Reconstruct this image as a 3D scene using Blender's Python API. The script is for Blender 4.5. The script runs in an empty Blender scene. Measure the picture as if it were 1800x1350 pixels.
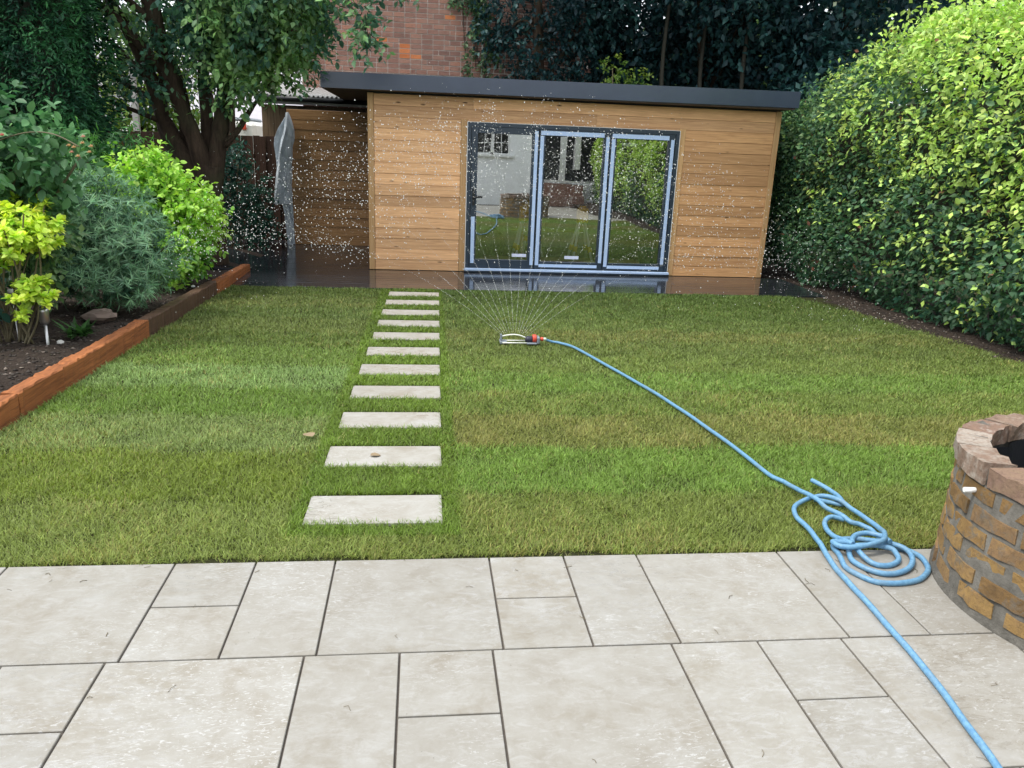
import bpy, math, random
import numpy as np
from mathutils import Matrix, Vector

S = bpy.context.scene
R = math.radians
COL = S.collection
rng = np.random.default_rng(7)
random.seed(7)

# ------------------------------------------------------------------ camera, world, sun, exposure
CAM = Vector((0.926, 0.0, 1.571))
cam_d = bpy.data.cameras.new('camera')
cam_d.sensor_width = 36.0
cam_d.lens = 27.64
cam_d.clip_start = 0.05
cam_d.clip_end = 500
cam = bpy.data.objects.new('camera', cam_d)
COL.objects.link(cam)
_p, _r, _y = R(16.788), R(2.321), R(6.913)
_f = Vector((math.sin(_y) * math.cos(_p), math.cos(_y) * math.cos(_p), -math.sin(_p)))
_rt = Vector((math.cos(_y), -math.sin(_y), 0))
_up = _rt.cross(_f)
_r2 = math.cos(_r) * _rt + math.sin(_r) * _up
_u2 = -math.sin(_r) * _rt + math.cos(_r) * _up
cam.matrix_world = Matrix(((_r2.x, _u2.x, -_f.x, CAM.x), (_r2.y, _u2.y, -_f.y, CAM.y), (_r2.z, _u2.z, -_f.z, CAM.z), (0, 0, 0, 1)))
S.camera = cam

SUN_DIR = Vector((-0.46, -0.16, 0.86)).normalized()
W = bpy.data.worlds.new('World')
S.world = W
W.use_nodes = True
wn = W.node_tree
bg = wn.nodes['Background']
sky = wn.nodes.new('ShaderNodeTexSky')
sky.sky_type = 'NISHITA'
sky.sun_disc = False
sky.sun_elevation = math.asin(SUN_DIR.z)
sky.sun_rotation = math.atan2(SUN_DIR.x, SUN_DIR.y)
sky.air_density = 1.0
sky.dust_density = 2.0
wm = wn.nodes.new('ShaderNodeMix')
wm.data_type = 'RGBA'
wm.inputs[0].default_value = 0.72
wn.links.new(sky.outputs[0], wm.inputs[6])
wm.inputs[7].default_value = (9.6, 9.9, 10.3, 1)      # even overcast cloud
wn.links.new(wm.outputs[2], bg.inputs[0])
bg.inputs[1].default_value = 0.12

sun_d = bpy.data.lights.new('sun', 'SUN')
sun_d.energy = 1.5
sun_d.angle = R(14)
sun_d.color = (1.0, 0.96, 0.88)
sun = bpy.data.objects.new('sun', sun_d)
COL.objects.link(sun)
sun.rotation_euler = SUN_DIR.to_track_quat('Z', 'Y').to_euler()
sun.location = (0, 0, 30)

S.view_settings.view_transform = 'Standard'
S.view_settings.look = 'None'
S.view_settings.gamma = 1
S.view_settings.exposure = 0.95
S.view_settings.use_curve_mapping = False
S.render.engine = 'CYCLES'
S.cycles.use_denoising = True
S.cycles.max_bounces = 6
S.cycles.diffuse_bounces = 3
S.cycles.glossy_bounces = 3
S.cycles.transmission_bounces = 4
S.cycles.transparent_max_bounces = 8
S.cycles.caustics_reflective = False
S.cycles.caustics_refractive = False


# ------------------------------------------------------------------ helpers
def lawn_z(y):
    return -0.0262 * (y - 2.79)


class MB:
    """collects shapes, links them as one mesh object"""
    def __init__(self):
        self.v, self.f, self.sm = [], [], []

    def add(self, vs, fs, smooth=False):
        o = len(self.v)
        self.v += [tuple(p) for p in vs]
        self.f += [tuple(i + o for i in q) for q in fs]
        self.sm += [smooth] * len(fs)
        return self

    def box(self, a, b, bev=0.0, M=None):
        x0, y0, z0 = a
        x1, y1, z1 = b
        if bev <= 0:
            vs = [(x0, y0, z0), (x1, y0, z0), (x1, y1, z0), (x0, y1, z0), (x0, y0, z1), (x1, y0, z1), (x1, y1, z1), (x0, y1, z1)]
            fs = [(0, 3, 2, 1), (4, 5, 6, 7), (0, 1, 5, 4), (1, 2, 6, 5), (2, 3, 7, 6), (3, 0, 4, 7)]
        else:
            c = [Vector((x, y, z)) for x in (x0, x1) for y in (y0, y1) for z in (z0, z1)]
            vs, idx = [], {}
            for i in range(8):
                sx, sy, sz = (1 if i & 4 else 0), (1 if i & 2 else 0), (1 if i & 1 else 0)
                p = c[i]
                d = [(-bev if sx else bev), (-bev if sy else bev), (-bev if sz else bev)]
                for ax in range(3):
                    q = Vector(p)
                    for k in range(3):
                        if k != ax:
                            q[k] += d[k]
                    idx[(sx, sy, sz, ax)] = len(vs)
                    vs.append(q)
            fs = []
            for ax in range(3):
                u, w = (ax + 1) % 3, (ax + 2) % 3
                for s in (0, 1):
                    q = []
                    for (a_, b_) in ((0, 0), (1, 0), (1, 1), (0, 1)):
                        k = [0, 0, 0]; k[ax] = s; k[u] = a_; k[w] = b_
                        q.append(idx[(*k, ax)])
                    fs.append(tuple(q if s else q[::-1]))
                for a_ in (0, 1):
                    for b_ in (0, 1):
                        k0 = [0, 0, 0]; k0[u] = a_; k0[w] = b_
                        k1 = list(k0); k1[ax] = 1
                        q = [idx[(*k0, u)], idx[(*k1, u)], idx[(*k1, w)], idx[(*k0, w)]]
                        fs.append(tuple(q if (a_ == b_) else q[::-1]))
            for i in range(8):
                k = ((1 if i & 4 else 0), (1 if i & 2 else 0), (1 if i & 1 else 0))
                q = [idx[(*k, 0)], idx[(*k, 1)], idx[(*k, 2)]]
                fs.append(tuple(q if (sum(k) % 2) else q[::-1]))
        if M is not None:
            vs = [M @ Vector(p) for p in vs]
        return self.add(vs, fs)

    def tube(self, pts, rad, n=8, cap=True, smooth=True):
        pts = [Vector(p) for p in pts]
        if not hasattr(rad, '__len__'):
            rad = [rad] * len(pts)
        rad = [float(q) for q in rad]
        vs, fs = [], []
        prev = None
        for i, p in enumerate(pts):
            t = (pts[min(i + 1, len(pts) - 1)] - pts[max(i - 1, 0)])
            t = t.normalized() if t.length > 1e-9 else Vector((0, 0, 1))
            if prev is None:
                a = Vector((0, 0, 1)) if abs(t.z) < 0.9 else Vector((1, 0, 0))
                x = t.cross(a).normalized()
            else:
                x = (prev - t * prev.dot(t))
                x = x.normalized() if x.length > 1e-6 else t.orthogonal().normalized()
            prev = x
            y = t.cross(x)
            for k in range(n):
                an = 2 * math.pi * k / n
                vs.append(p + rad[i] * (math.cos(an) * x + math.sin(an) * y))
        for i in range(len(pts) - 1):
            for k in range(n):
                a, b = i * n + k, i * n + (k + 1) % n
                fs.append((a, b, b + n, a + n))
        self.add(vs, fs, smooth)
        if cap:
            o = len(self.v) - len(vs)
            self.f += [tuple(o + k for k in range(n))[::-1], tuple(o + (len(pts) - 1) * n + k for k in range(n))]
            self.sm += [False, False]
        return self

    def lathe(self, prof, c, n=16, axis='z'):
        vs, fs = [], []
        for r, h in prof:
            for k in range(n):
                a = 2 * math.pi * k / n
                if axis == 'z':
                    vs.append((c[0] + r * math.cos(a), c[1] + r * math.sin(a), c[2] + h))
                else:
                    vs.append((c[0] + h, c[1] + r * math.cos(a), c[2] + r * math.sin(a)))
        for i in range(len(prof) - 1):
            for k in range(n):
                a, b = i * n + k, i * n + (k + 1) % n
                fs.append((a, b, b + n, a + n))
        return self.add(vs, fs, True)

    def build(self, name, mat, parent=None):
        me = bpy.data.meshes.new(name)
        me.from_pydata([tuple(p) for p in self.v], [], self.f)
        me.polygons.foreach_set('use_smooth', self.sm)
        me.update()
        return link(name, me, mat, parent)


def link(name, me, mat, parent=None):
    if mat is not None and not me.materials:
        me.materials.append(mat)
    o = bpy.data.objects.new(name, me)
    COL.objects.link(o)
    if parent is not None:
        o.parent = parent
        o.matrix_parent_inverse = Matrix.Translation(-Vector(parent.location))
    return o


def tag(o, label=None, cat=None, group=None, kind=None):
    if label: o['label'] = label
    if cat: o['category'] = cat
    if group: o['group'] = group
    if kind: o['kind'] = kind
    return o


def thing(name, label, cat, loc, group=None):
    o = bpy.data.objects.new(name, None)
    o.empty_display_size = 0.1
    o.location = loc
    COL.objects.link(o)
    return tag(o, label, cat, group)


def spline(pts, n):
    """Catmull-Rom through pts, n points per span"""
    P = [Vector(p) for p in pts]
    out = []
    for i in range(len(P) - 1):
        p0, p1, p2, p3 = P[max(i - 1, 0)], P[i], P[i + 1], P[min(i + 2, len(P) - 1)]
        for k in range(n):
            t = k / n
            out.append(0.5 * ((2 * p1) + (p2 - p0) * t + (2 * p0 - 5 * p1 + 4 * p2 - p3) * t * t + (3 * p1 - p0 - 3 * p2 + p3) * t ** 3))
    out.append(P[-1])
    return out


def mesh_np(name, V, F4=None, F3=None, col=None, smooth=False):
    """fast mesh from numpy arrays of quads and triangles"""
    me = bpy.data.meshes.new(name)
    me.vertices.add(len(V))
    me.vertices.foreach_set('co', np.ascontiguousarray(V, np.float32).ravel())
    loops, starts, tot = [], [], 0
    if F4 is not None and len(F4):
        loops.append(np.asarray(F4, np.int32).ravel())
        starts.append(np.arange(len(F4), dtype=np.int32) * 4)
        tot = len(F4) * 4
    if F3 is not None and len(F3):
        loops.append(np.asarray(F3, np.int32).ravel())
        starts.append(tot + np.arange(len(F3), dtype=np.int32) * 3)
    loops = np.concatenate(loops)
    starts = np.concatenate(starts)
    me.loops.add(len(loops))
    me.loops.foreach_set('vertex_index', loops)
    me.polygons.add(len(starts))
    me.polygons.foreach_set('loop_start', starts)
    if smooth:
        me.polygons.foreach_set('use_smooth', np.ones(len(starts), bool))
    if col is not None:
        at = me.attributes.new('col', 'FLOAT_COLOR', 'POINT')
        c4 = np.ones((len(V), 4), np.float32)
        c4[:, :3] = col
        at.data.foreach_set('color', c4.ravel())
    me.update(calc_edges=True)
    me.validate()
    return me


def srgb(r, g, b):
    f = lambda c: ((c / 255 + 0.055) / 1.055) ** 2.4 if c > 10 else c / 255 / 12.92
    return np.array([f(r), f(g), f(b)])


def wnoise(P, f, seed=0):
    """cheap smooth noise -1..1 from summed sines"""
    P = np.asarray(P, float)
    r = np.random.default_rng(seed)
    out = np.zeros(len(P))
    for k in range(7):
        d = r.normal(size=P.shape[1]); d /= np.linalg.norm(d)
        ff = f * (0.6 + 1.5 * r.random())
        out += np.sin(P @ d * ff + r.random() * 6.28)
    return out / 3.2


# ------------------------------------------------------------------ materials
class NT:
    def __init__(self, name):
        self.m = bpy.data.materials.new(name)
        self.m.use_nodes = True
        self.t = self.m.node_tree
        self.b = self.t.nodes['Principled BSDF']
        self.out = self.t.nodes['Material Output']

    def n(self, typ, ins=None, **kw):
        nd = self.t.nodes.new('ShaderNode' + typ)
        for k, v in kw.items():
            setattr(nd, k, v)
        if ins:
            for k, v in ins.items():
                self.set(nd.inputs[k], v)
        return nd

    def set(self, sock, v):
        if isinstance(v, bpy.types.NodeSocket):
            self.t.links.new(v, sock)
        elif isinstance(v, (tuple, list)) and len(v) == 3 and sock.type == 'RGBA':
            sock.default_value = (*v, 1)
        else:
            sock.default_value = v

    def p(self, **kw):
        names = {'base': 'Base Color', 'rough': 'Roughness', 'metal': 'Metallic', 'spec': 'Specular IOR Level', 'normal': 'Normal', 'coat': 'Coat Weight', 'coatr': 'Coat Roughness', 'alpha': 'Alpha', 'trans': 'Transmission Weight', 'ior': 'IOR', 'sheen': 'Sheen Weight'}
        for k, v in kw.items():
            self.set(self.b.inputs[names[k]], v)
        return self.m

    def coords(self, scale=(1, 1, 1), jitter=0.0):
        tc = self.n('TexCoord')
        vec = tc.outputs['Object']
        if jitter:
            oi = self.n('ObjectInfo')
            cm = self.n('Combine' + 'XYZ')
            ml = self.n('Math', {0: oi.outputs['Random'], 1: jitter}, operation='MULTIPLY')
            ml2 = self.n('Math', {0: oi.outputs['Random'], 1: jitter * 3.7}, operation='MULTIPLY')
            self.set(cm.inputs[0], ml.outputs[0]); self.set(cm.inputs[1], ml2.outputs[0]); self.set(cm.inputs[2], ml.outputs[0])
            vec = self.n('VectorMath', {0: vec, 1: cm.outputs[0]}, operation='ADD').outputs[0]
        mp = self.n('Mapping', {'Vector': vec, 'Scale': scale})
        return mp.outputs[0]

    def noise(self, vec, scale, detail=4, rough=0.55, dist=0.0):
        return self.n('TexNoise', {'Vector': vec, 'Scale': scale, 'Detail': detail, 'Roughness': rough, 'Distortion': dist}).outputs[0]

    def ramp(self, fac, stops, interp='LINEAR'):
        nd = self.n('ValToRGB', {0: fac})
        nd.color_ramp.interpolation = interp
        e = nd.color_ramp.elements
        while len(e) < len(stops):
            e.new(0.5)
        for i, (p_, c) in enumerate(stops):
            e[i].position = p_
            e[i].color = (*c, 1) if len(c) == 3 else c
        return nd.outputs[0]

    def mix(self, fac, a, b, blend='MIX'):
        nd = self.n('Mix', data_type='RGBA', blend_type=blend)
        self.set(nd.inputs[0], fac); self.set(nd.inputs[6], a); self.set(nd.inputs[7], b)
        return nd.outputs[2]

    def math(self, op, a, b=0.0):
        return self.n('Math', {0: a, 1: b}, operation=op).outputs[0]

    def bump(self, h, strength=0.3, dist=0.01):
        return self.n('Bump', {'Height': h, 'Strength': strength, 'Distance': dist}).outputs[0]

    def rnd(self):
        return self.n('ObjectInfo').outputs['Random']


def g(v):
    return (v, v, v)


def plain(name, c, rough=0.5, metal=0.0, nscale=30, var=0.12, bump=0.0, spec=0.5):
    t = NT(name)
    v = t.coords()
    n = t.noise(v, nscale)
    a = tuple(x * (1 - var) for x in c)
    b = tuple(min(1, x * (1 + var)) for x in c)
    kw = dict(base=t.ramp(n, [(0.3, a), (0.7, b)]), rough=rough, metal=metal, spec=spec)
    if bump:
        kw['normal'] = t.bump(n, bump, 0.005)
    return t.p(**kw)


def mat_wood(name, dark, light, along='x', rough=0.6, knots=True, wet=0.0, tone=0.25):
    t = NT(name)
    sc = {'x': (0.9, 9, 22), 'y': (9, 0.9, 22), 'z': (22, 9, 0.9)}[along]
    v = t.coords(sc, 3.0)
    n = t.noise(v, 2.2, 6, 0.6, 1.2)
    c = t.ramp(n, [(0.28, dark), (0.5, tuple((a + b) / 2 for a, b in zip(dark, light))), (0.72, light)])
    # tone of the single board
    k = t.math('MULTIPLY_ADD', t.rnd(), tone * 2)
    t.t.nodes[-1].inputs[2].default_value = 1 - tone
    cm = t.n('CombineXYZ'); [t.set(cm.inputs[i], k) for i in range(3)]
    c = t.mix(1.0, c, cm.outputs[0], 'MULTIPLY')
    big = t.noise(t.coords((0.8, 0.8, 0.8)), 1.6, 3)
    c = t.mix(t.math('MULTIPLY', big, 0.22), c, tuple(x * 0.55 for x in dark))
    if knots:
        ks = {'x': (1.9, 3.0, 7.0), 'y': (3.0, 1.9, 7.0), 'z': (7.0, 3.0, 1.9)}[along]
        vo = t.n('TexVoronoi', {'Vector': t.coords(ks, 5.0), 'Scale': 1.7, 'Randomness': 1.0})
        kn = t.ramp(vo.outputs['Distance'], [(0.07, (1, 1, 1)), (0.15, (0, 0, 0))])
        km = t.ramp(t.noise(t.coords((1, 1, 1), 2.0), 2.1, 2), [(0.48, g(0)), (0.60, g(1))])
        c = t.mix(t.math('MULTIPLY', t.math('MULTIPLY', kn, km), 0.9), c, (0.07, 0.032, 0.014))
    return t.p(base=c, rough=rough, spec=0.3, normal=t.bump(n, 0.25, 0.004))


M = {}
M['pine'] = mat_wood('pine', (0.53, 0.275, 0.130), (0.88, 0.53, 0.27), tone=0.28)
M['pine_brown'] = mat_wood('pine_brown', (0.43, 0.215, 0.092), (0.76, 0.44, 0.205), tone=0.22)  # darker brown tone for the boards right of the doors
M['pine_trim'] = mat_wood('pine_trim', (0.50, 0.28, 0.12), (0.70, 0.44, 0.21), along='z')
M['pine_shaded'] = mat_wood('pine_shaded', (0.23, 0.115, 0.045), (0.44, 0.25, 0.11), rough=0.45, tone=0.2)  # set-back wall boards, the recess shade is put into their colour
M['sleeper'] = mat_wood('sleeper', (0.15, 0.052, 0.02), (0.47, 0.168, 0.056), along='y', rough=0.85, knots=True, tone=0.12)
M['sleeper_wet'] = mat_wood('sleeper_wet', (0.06, 0.035, 0.024), (0.13, 0.075, 0.048), along='y', rough=0.55, knots=False, tone=0.1)
M['fence'] = mat_wood('fence', (0.035, 0.018, 0.012), (0.085, 0.043, 0.027), along='z', rough=0.75, knots=False, tone=0.35)
M['oldboard'] = mat_wood('oldboard', (0.13, 0.085, 0.05), (0.24, 0.165, 0.10), along='z', rough=0.75, knots=False, tone=0.2)
M['plank'] = mat_wood('plank', (0.34, 0.22, 0.11), (0.52, 0.36, 0.20), rough=0.7, tone=0.15)


def mat_deck():
    t = NT('wet_decking')
    v = t.coords((0.6, 8, 8), 4.0)
    n = t.noise(v, 3, 5)
    pud = t.noise(t.coords((1, 1, 1)), 1.6, 3)
    groove = t.n('TexWave', {'Vector': t.coords((0, 1, 0)), 'Scale': 18.0}, wave_type='BANDS', bands_direction='Y').outputs[1]
    c = t.ramp(n, [(0.3, (0.011, 0.012, 0.015)), (0.7, (0.028, 0.031, 0.038))])
    r = t.ramp(pud, [(0.35, g(0.05)), (0.6, g(0.16)), (0.75, g(0.3))])
    h = t.math('ADD', t.math('MULTIPLY', groove, 0.5), t.math('MULTIPLY', n, 0.5))
    return t.p(base=c, rough=r, spec=0.45, normal=t.bump(h, 0.10, 0.002), coat=0.12, coatr=0.05)


M['deck'] = mat_deck()


def mat_stone(name='pale_stone', bright=1.0, jt=6.0):
    t = NT(name)
    v = t.coords((1, 1, 1), jt)
    big = t.noise(v, 6.5, 10, 0.72, 0.4)
    st = t.noise(t.coords((5.0, 11, 4), 6.0), 2.4, 9, 0.74, 1.4)
    fine = t.noise(v, 45, 4, 0.6)
    c = t.ramp(big, [(0.26, (0.235, 0.211, 0.172)), (0.44, (0.285, 0.267, 0.231)), (0.56, (0.310, 0.295, 0.262)), (0.70, (0.338, 0.328, 0.302)), (0.82, (0.268, 0.247, 0.208))])
    c = t.mix(t.math('MULTIPLY', t.ramp(st, [(0.50, g(0)), (0.64, g(1))]), 0.5), c, (0.385, 0.378, 0.358))
    stain = t.noise(v, 3.6, 9, 0.70, 0.3)
    c = t.mix(t.math('MULTIPLY', t.ramp(stain, [(0.53, g(0)), (0.70, g(1))]), 0.6), c, (0.20, 0.165, 0.112))
    c = t.mix(t.math('MULTIPLY', t.ramp(fine, [(0.6, g(0)), (0.75, g(1))]), 0.14), c, (0.17, 0.155, 0.125))
    # pale flecks painting wet glints of sky, and tiny dark grit
    fl = t.noise(t.coords((2.0, 5.0, 1), jt), 11, 8, 0.7, 2.4)
    reg = t.noise(v, 1.3, 3)
    ff = t.math('MULTIPLY', t.ramp(fl, [(0.57, g(0)), (0.60, g(1))]), t.ramp(reg, [(0.46, g(0)), (0.6, g(1))]))
    c = t.mix(t.math('MULTIPLY', ff, 0.85), c, (0.45, 0.445, 0.43))
    gr = t.n('TexVoronoi', {'Vector': v, 'Scale': 34.0})
    gs = t.ramp(gr.outputs['Distance'], [(0.05, g(1)), (0.09, g(0))])
    gk = t.math('MULTIPLY', gs, t.ramp(t.noise(v, 7, 2), [(0.55, g(0)), (0.65, g(1))]))
    c = t.mix(t.math('MULTIPLY', gk, 0.55), c, (0.09, 0.075, 0.055))
    k = t.math('MULTIPLY_ADD', t.rnd(), 0.10)
    t.t.nodes[-1].inputs[2].default_value = 0.90 * bright
    cm = t.n('CombineXYZ'); [t.set(cm.inputs[i], k) for i in range(3)]
    c = t.mix(1.0, c, cm.outputs[0], 'MULTIPLY')
    # glossy damp films with ragged edges
    wet = t.noise(t.coords((1.6, 4.0, 1), 0.0), 5.5, 8, 0.78, 1.6)
    wide = t.noise(t.coords((1, 1, 1), 0.0), 0.9, 2)
    wf = t.math('MULTIPLY', t.ramp(wet, [(0.53, g(0)), (0.56, g(1))]), t.ramp(wide, [(0.42, g(0)), (0.58, g(1))]))
    r = t.mix(wf, g(0.55), g(0.06))
    c = t.mix(t.math('MULTIPLY', wf, 0.12), c, (0.2, 0.19, 0.165))
    sp_ = t.math('MULTIPLY_ADD', wf, 0.9)
    t.t.nodes[-1].inputs[2].default_value = 0.4
    h = t.math('ADD', big, t.math('MULTIPLY', st, 0.5))
    return t.p(base=c, rough=r, spec=sp_, normal=t.bump(h, 0.16, 0.006))


M['stone'] = mat_stone()
M['stone_pale'] = mat_stone('stepping_stone', 1.14, 9.0)
M['clipping'] = plain('clipping', (0.14, 0.105, 0.05), 0.8, nscale=12, var=0.6)
M['joint'] = plain('joint', (0.095, 0.08, 0.066), 0.9, nscale=80, bump=0.4)


def mat_soil(name='soil', a=(0.026, 0.019, 0.015), b=(0.085, 0.064, 0.050)):
    t = NT(name)
    v = t.coords()
    n1 = t.noise(v, 5, 5, 0.6)
    n2 = t.noise(v, 38, 6, 0.7)
    c = t.ramp(n2, [(0.3, a), (0.7, b)])
    c = t.mix(t.math('MULTIPLY', n1, 0.5), c, tuple(x * 0.5 for x in a))
    h = t.math('ADD', t.math('MULTIPLY', n1, 0.6), n2)
    return t.p(base=c, rough=0.95, spec=0.15, normal=t.bump(h, 0.9, 0.03))


M['soil'] = mat_soil()
M['turfbase'] = mat_soil('turf_base', (0.028, 0.028, 0.012), (0.06, 0.065, 0.022))
M['ground'] = mat_soil('ground', (0.04, 0.045, 0.02), (0.08, 0.085, 0.04))


def mat_leaf(name, trans=0.35, rough=0.42, spec=0.4):
    t = NT(name)
    at = t.n('Attribute', attribute_name='col')
    hs = t.n('HueSaturation', {'Color': at.outputs['Color'], 'Saturation': 1.12, 'Value': 1.25})
    t.p(base=at.outputs['Color'], rough=rough, spec=spec)
    tr = t.n('BsdfTranslucent', {'Color': hs.outputs[0]})
    mx = t.n('MixShader', {0: trans})
    t.t.links.new(t.b.outputs[0], mx.inputs[1]); t.t.links.new(tr.outputs[0], mx.inputs[2])
    t.t.links.new(mx.outputs[0], t.out.inputs[0])
    return t.m


M['leaf'] = mat_leaf('leaf')
M['leaf_gloss'] = mat_leaf('leaf_gloss', 0.30, 0.48, 0.32)
M['leaf_dull'] = mat_leaf('leaf_dull', 0.2, 0.6, 0.25)
M['grass'] = mat_leaf('grass', 0.28, 0.5, 0.3)


def mat_bark(name, a, b):
    t = NT(name)
    n = t.noise(t.coords((6, 6, 1.3)), 3, 6, 0.65, 0.5)
    n2 = t.noise(t.coords(), 2.2, 3)
    c = t.mix(t.math('MULTIPLY', t.ramp(n2, [(0.45, g(0)), (0.7, g(1))]), 0.4), t.ramp(n, [(0.3, a), (0.7, b)]), (0.06, 0.07, 0.035))
    return t.p(base=c, rough=0.9, spec=0.2, normal=t.bump(n, 0.8, 0.03))


M['bark'] = mat_bark('bark', (0.022, 0.015, 0.011), (0.075, 0.050, 0.034))
M['stem'] = plain('stem', (0.13, 0.11, 0.06), 0.7)
M['stem_dark'] = plain('stem_dark', (0.03, 0.028, 0.018), 0.85)


def mat_brick(name, stops, bscale=9, tone=0.3, smear=False):
    t = NT(name)
    v = t.coords((1, 1, 1), 4.0)
    n = t.noise(v, bscale, 5, 0.65)
    n2 = t.noise(v, 48, 6, 0.75)
    c = t.ramp(t.math('ADD', t.math('MULTIPLY', n, 0.55), t.math('MULTIPLY', t.rnd(), 0.5)), stops)
    c = t.mix(t.math('MULTIPLY', t.ramp(n2, [(0.50, g(0)), (0.68, g(1))]), 0.55), c, (0.10, 0.07, 0.05))
    if smear:
        sm = t.ramp(t.noise(t.coords((1, 1, 1)), 13, 6, 0.7, 0.6), [(0.52, g(0)), (0.62, g(1))])
        c = t.mix(t.math('MULTIPLY', sm, 0.7), c, (0.155, 0.145, 0.125))
    return t.p(base=c, rough=0.9, spec=0.2, normal=t.bump(t.math('ADD', n, n2), 0.75, 0.012))


M['brick_red'] = mat_brick('brick_red', [(0.2, (0.20, 0.115, 0.095)), (0.45, (0.28, 0.15, 0.118)), (0.65, (0.34, 0.195, 0.15)), (0.85, (0.38, 0.18, 0.125))])
M['brick_orange'] = mat_brick('brick_orange', [(0.3, (0.50, 0.16, 0.06)), (0.7, (0.60, 0.21, 0.085))])
M['brick_stock'] = mat_brick('brick_stock', [(0.2, (0.14, 0.088, 0.042)), (0.40, (0.25, 0.15, 0.06)), (0.58, (0.33, 0.21, 0.082)), (0.74, (0.24, 0.15, 0.078)), (0.9, (0.18, 0.14, 0.09))], 14, smear=True)
M['brick_cap'] = mat_brick('brick_cap', [(0.2, (0.16, 0.10, 0.075)), (0.42, (0.25, 0.175, 0.13)), (0.55, (0.38, 0.33, 0.28)), (0.66, (0.22, 0.14, 0.105)), (0.85, (0.27, 0.185, 0.12))], 26)


def mat_mortar(name, a, b):
    t = NT(name)
    v = t.coords()
    n = t.noise(v, 12, 5, 0.65)
    n2 = t.noise(v, 90, 3)
    c = t.ramp(n, [(0.3, a), (0.7, b)])
    return t.p(base=c, rough=0.95, spec=0.15, normal=t.bump(t.math('ADD', n, n2), 0.6, 0.012))


M['mortar'] = mat_mortar('mortar', (0.075, 0.07, 0.06), (0.17, 0.16, 0.14))
M['mortar_pale'] = mat_mortar('mortar_pale', (0.62, 0.56, 0.50), (0.74, 0.68, 0.62))
M['anthracite'] = plain('anthracite', (0.034, 0.047, 0.075), 0.26, nscale=3, var=0.08)
M['frame'] = plain('frame', (0.022, 0.036, 0.055), 0.4, nscale=3, var=0.06)
M['black'] = plain('black', (0.012, 0.012, 0.014), 0.4)
M['blackwall'] = plain('blackwall', (0.02, 0.022, 0.026), 0.8)
M['soffit'] = plain('soffit', (0.085, 0.06, 0.045), 0.7, nscale=6)
M['white'] = plain('white', (0.78, 0.78, 0.76), 0.5, nscale=8, var=0.03)
M['render'] = plain('render', (0.90, 0.91, 0.91), 0.9, nscale=4, var=0.04, bump=0.1)
M['paper'] = plain('paper', (0.66, 0.70, 0.86), 0.6, var=0.04)
M['yellow'] = plain('yellow', (0.92, 0.60, 0.05), 0.5)
M['teal'] = plain('teal', (0.02, 0.16, 0.16), 0.5)
M['darkgreen'] = plain('darkgreen', (0.015, 0.05, 0.035), 0.7, bump=0.3)
M['galv'] = plain('galv', (0.42, 0.41, 0.40), 0.45, 0.1, nscale=10)
M['steel'] = plain('steel', (0.45, 0.45, 0.44), 0.32, 0.9, nscale=20)
M['red'] = plain('red', (0.62, 0.075, 0.04), 0.4)
M['grey'] = plain('grey', (0.20, 0.23, 0.26), 0.5)
M['navy'] = plain('navy', (0.017, 0.017, 0.035), 0.45)
M['palegreen'] = plain('palegreen', (0.55, 0.65, 0.52), 0.4)
M['alu'] = plain('alu', (0.72, 0.73, 0.64), 0.4, 0.2)
M['concrete'] = plain('concrete', (0.42, 0.41, 0.38), 0.9, nscale=14, bump=0.3)
M['pinkstone'] = plain('pinkstone', (0.17, 0.125, 0.10), 0.85, nscale=9, var=0.35, bump=0.6)
M['roofslate'] = plain('roofslate', (0.42, 0.40, 0.43), 0.8, nscale=4)
M['floor'] = plain('floor', (0.16, 0.13, 0.10), 0.7)
M['inner'] = plain('inner', (0.36, 0.37, 0.34), 0.9)
M['dryleaf'] = plain('dryleaf', (0.26, 0.19, 0.11), 0.7)


def mat_tape():
    t = NT('protective_tape')
    v = t.coords((14, 14, 14))
    n = t.noise(v, 6, 2)
    # small broken blue print, too fine to read
    w = t.n('TexVoronoi', {'Vector': t.coords((16, 16, 16)), 'Scale': 3.0})
    c = t.mix(t.ramp(w.outputs['Distance'], [(0.10, g(1)), (0.16, g(0))]), t.ramp(n, [(0.3, (0.42, 0.56, 0.80)), (0.7, (0.50, 0.63, 0.84))]), (0.16, 0.24, 0.46))
    return t.p(base=c, rough=0.35)


M['tape'] = mat_tape()


def mat_hose():
    t = NT('hose')
    n = t.noise(t.coords(), 75, 3, 0.6)
    d_ = t.noise(t.coords(), 9, 4, 0.6)
    c = t.ramp(n, [(0.3, (0.085, 0.215, 0.37)), (0.7, (0.16, 0.335, 0.49))])
    c = t.mix(t.math('MULTIPLY', t.ramp(d_, [(0.5, g(0)), (0.72, g(1))]), 0.45), c, (0.16, 0.20, 0.21))
    return t.p(base=c, rough=0.42, spec=0.45, normal=t.bump(n, 0.35, 0.002))


M['hose'] = mat_hose()


def mat_glass():
    t = NT('coated_glass')
    t.t.nodes.remove(t.b)
    gl = t.n('BsdfGlossy', {'Color': (0.97, 1.0, 1.0), 'Roughness': 0.0})
    wob = t.noise(t.coords(), 1.4, 1)
    t.set(gl.inputs['Normal'], t.bump(wob, 0.05, 0.02))
    tr = t.n('BsdfTransparent', {'Color': (1.0, 1.0, 1.0)})
    fr = t.n('Fresnel', {'IOR': 1.5})
    f = t.math('MULTIPLY_ADD', fr.outputs[0], 0.7)
    t.t.nodes[-1].inputs[2].default_value = 0.45
    mx = t.n('MixShader', {0: f})
    t.t.links.new(tr.outputs[0], mx.inputs[1]); t.t.links.new(gl.outputs[0], mx.inputs[2])
    t.t.links.new(mx.outputs[0], t.out.inputs[0])
    return t.m


M['glass'] = mat_glass()


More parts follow.
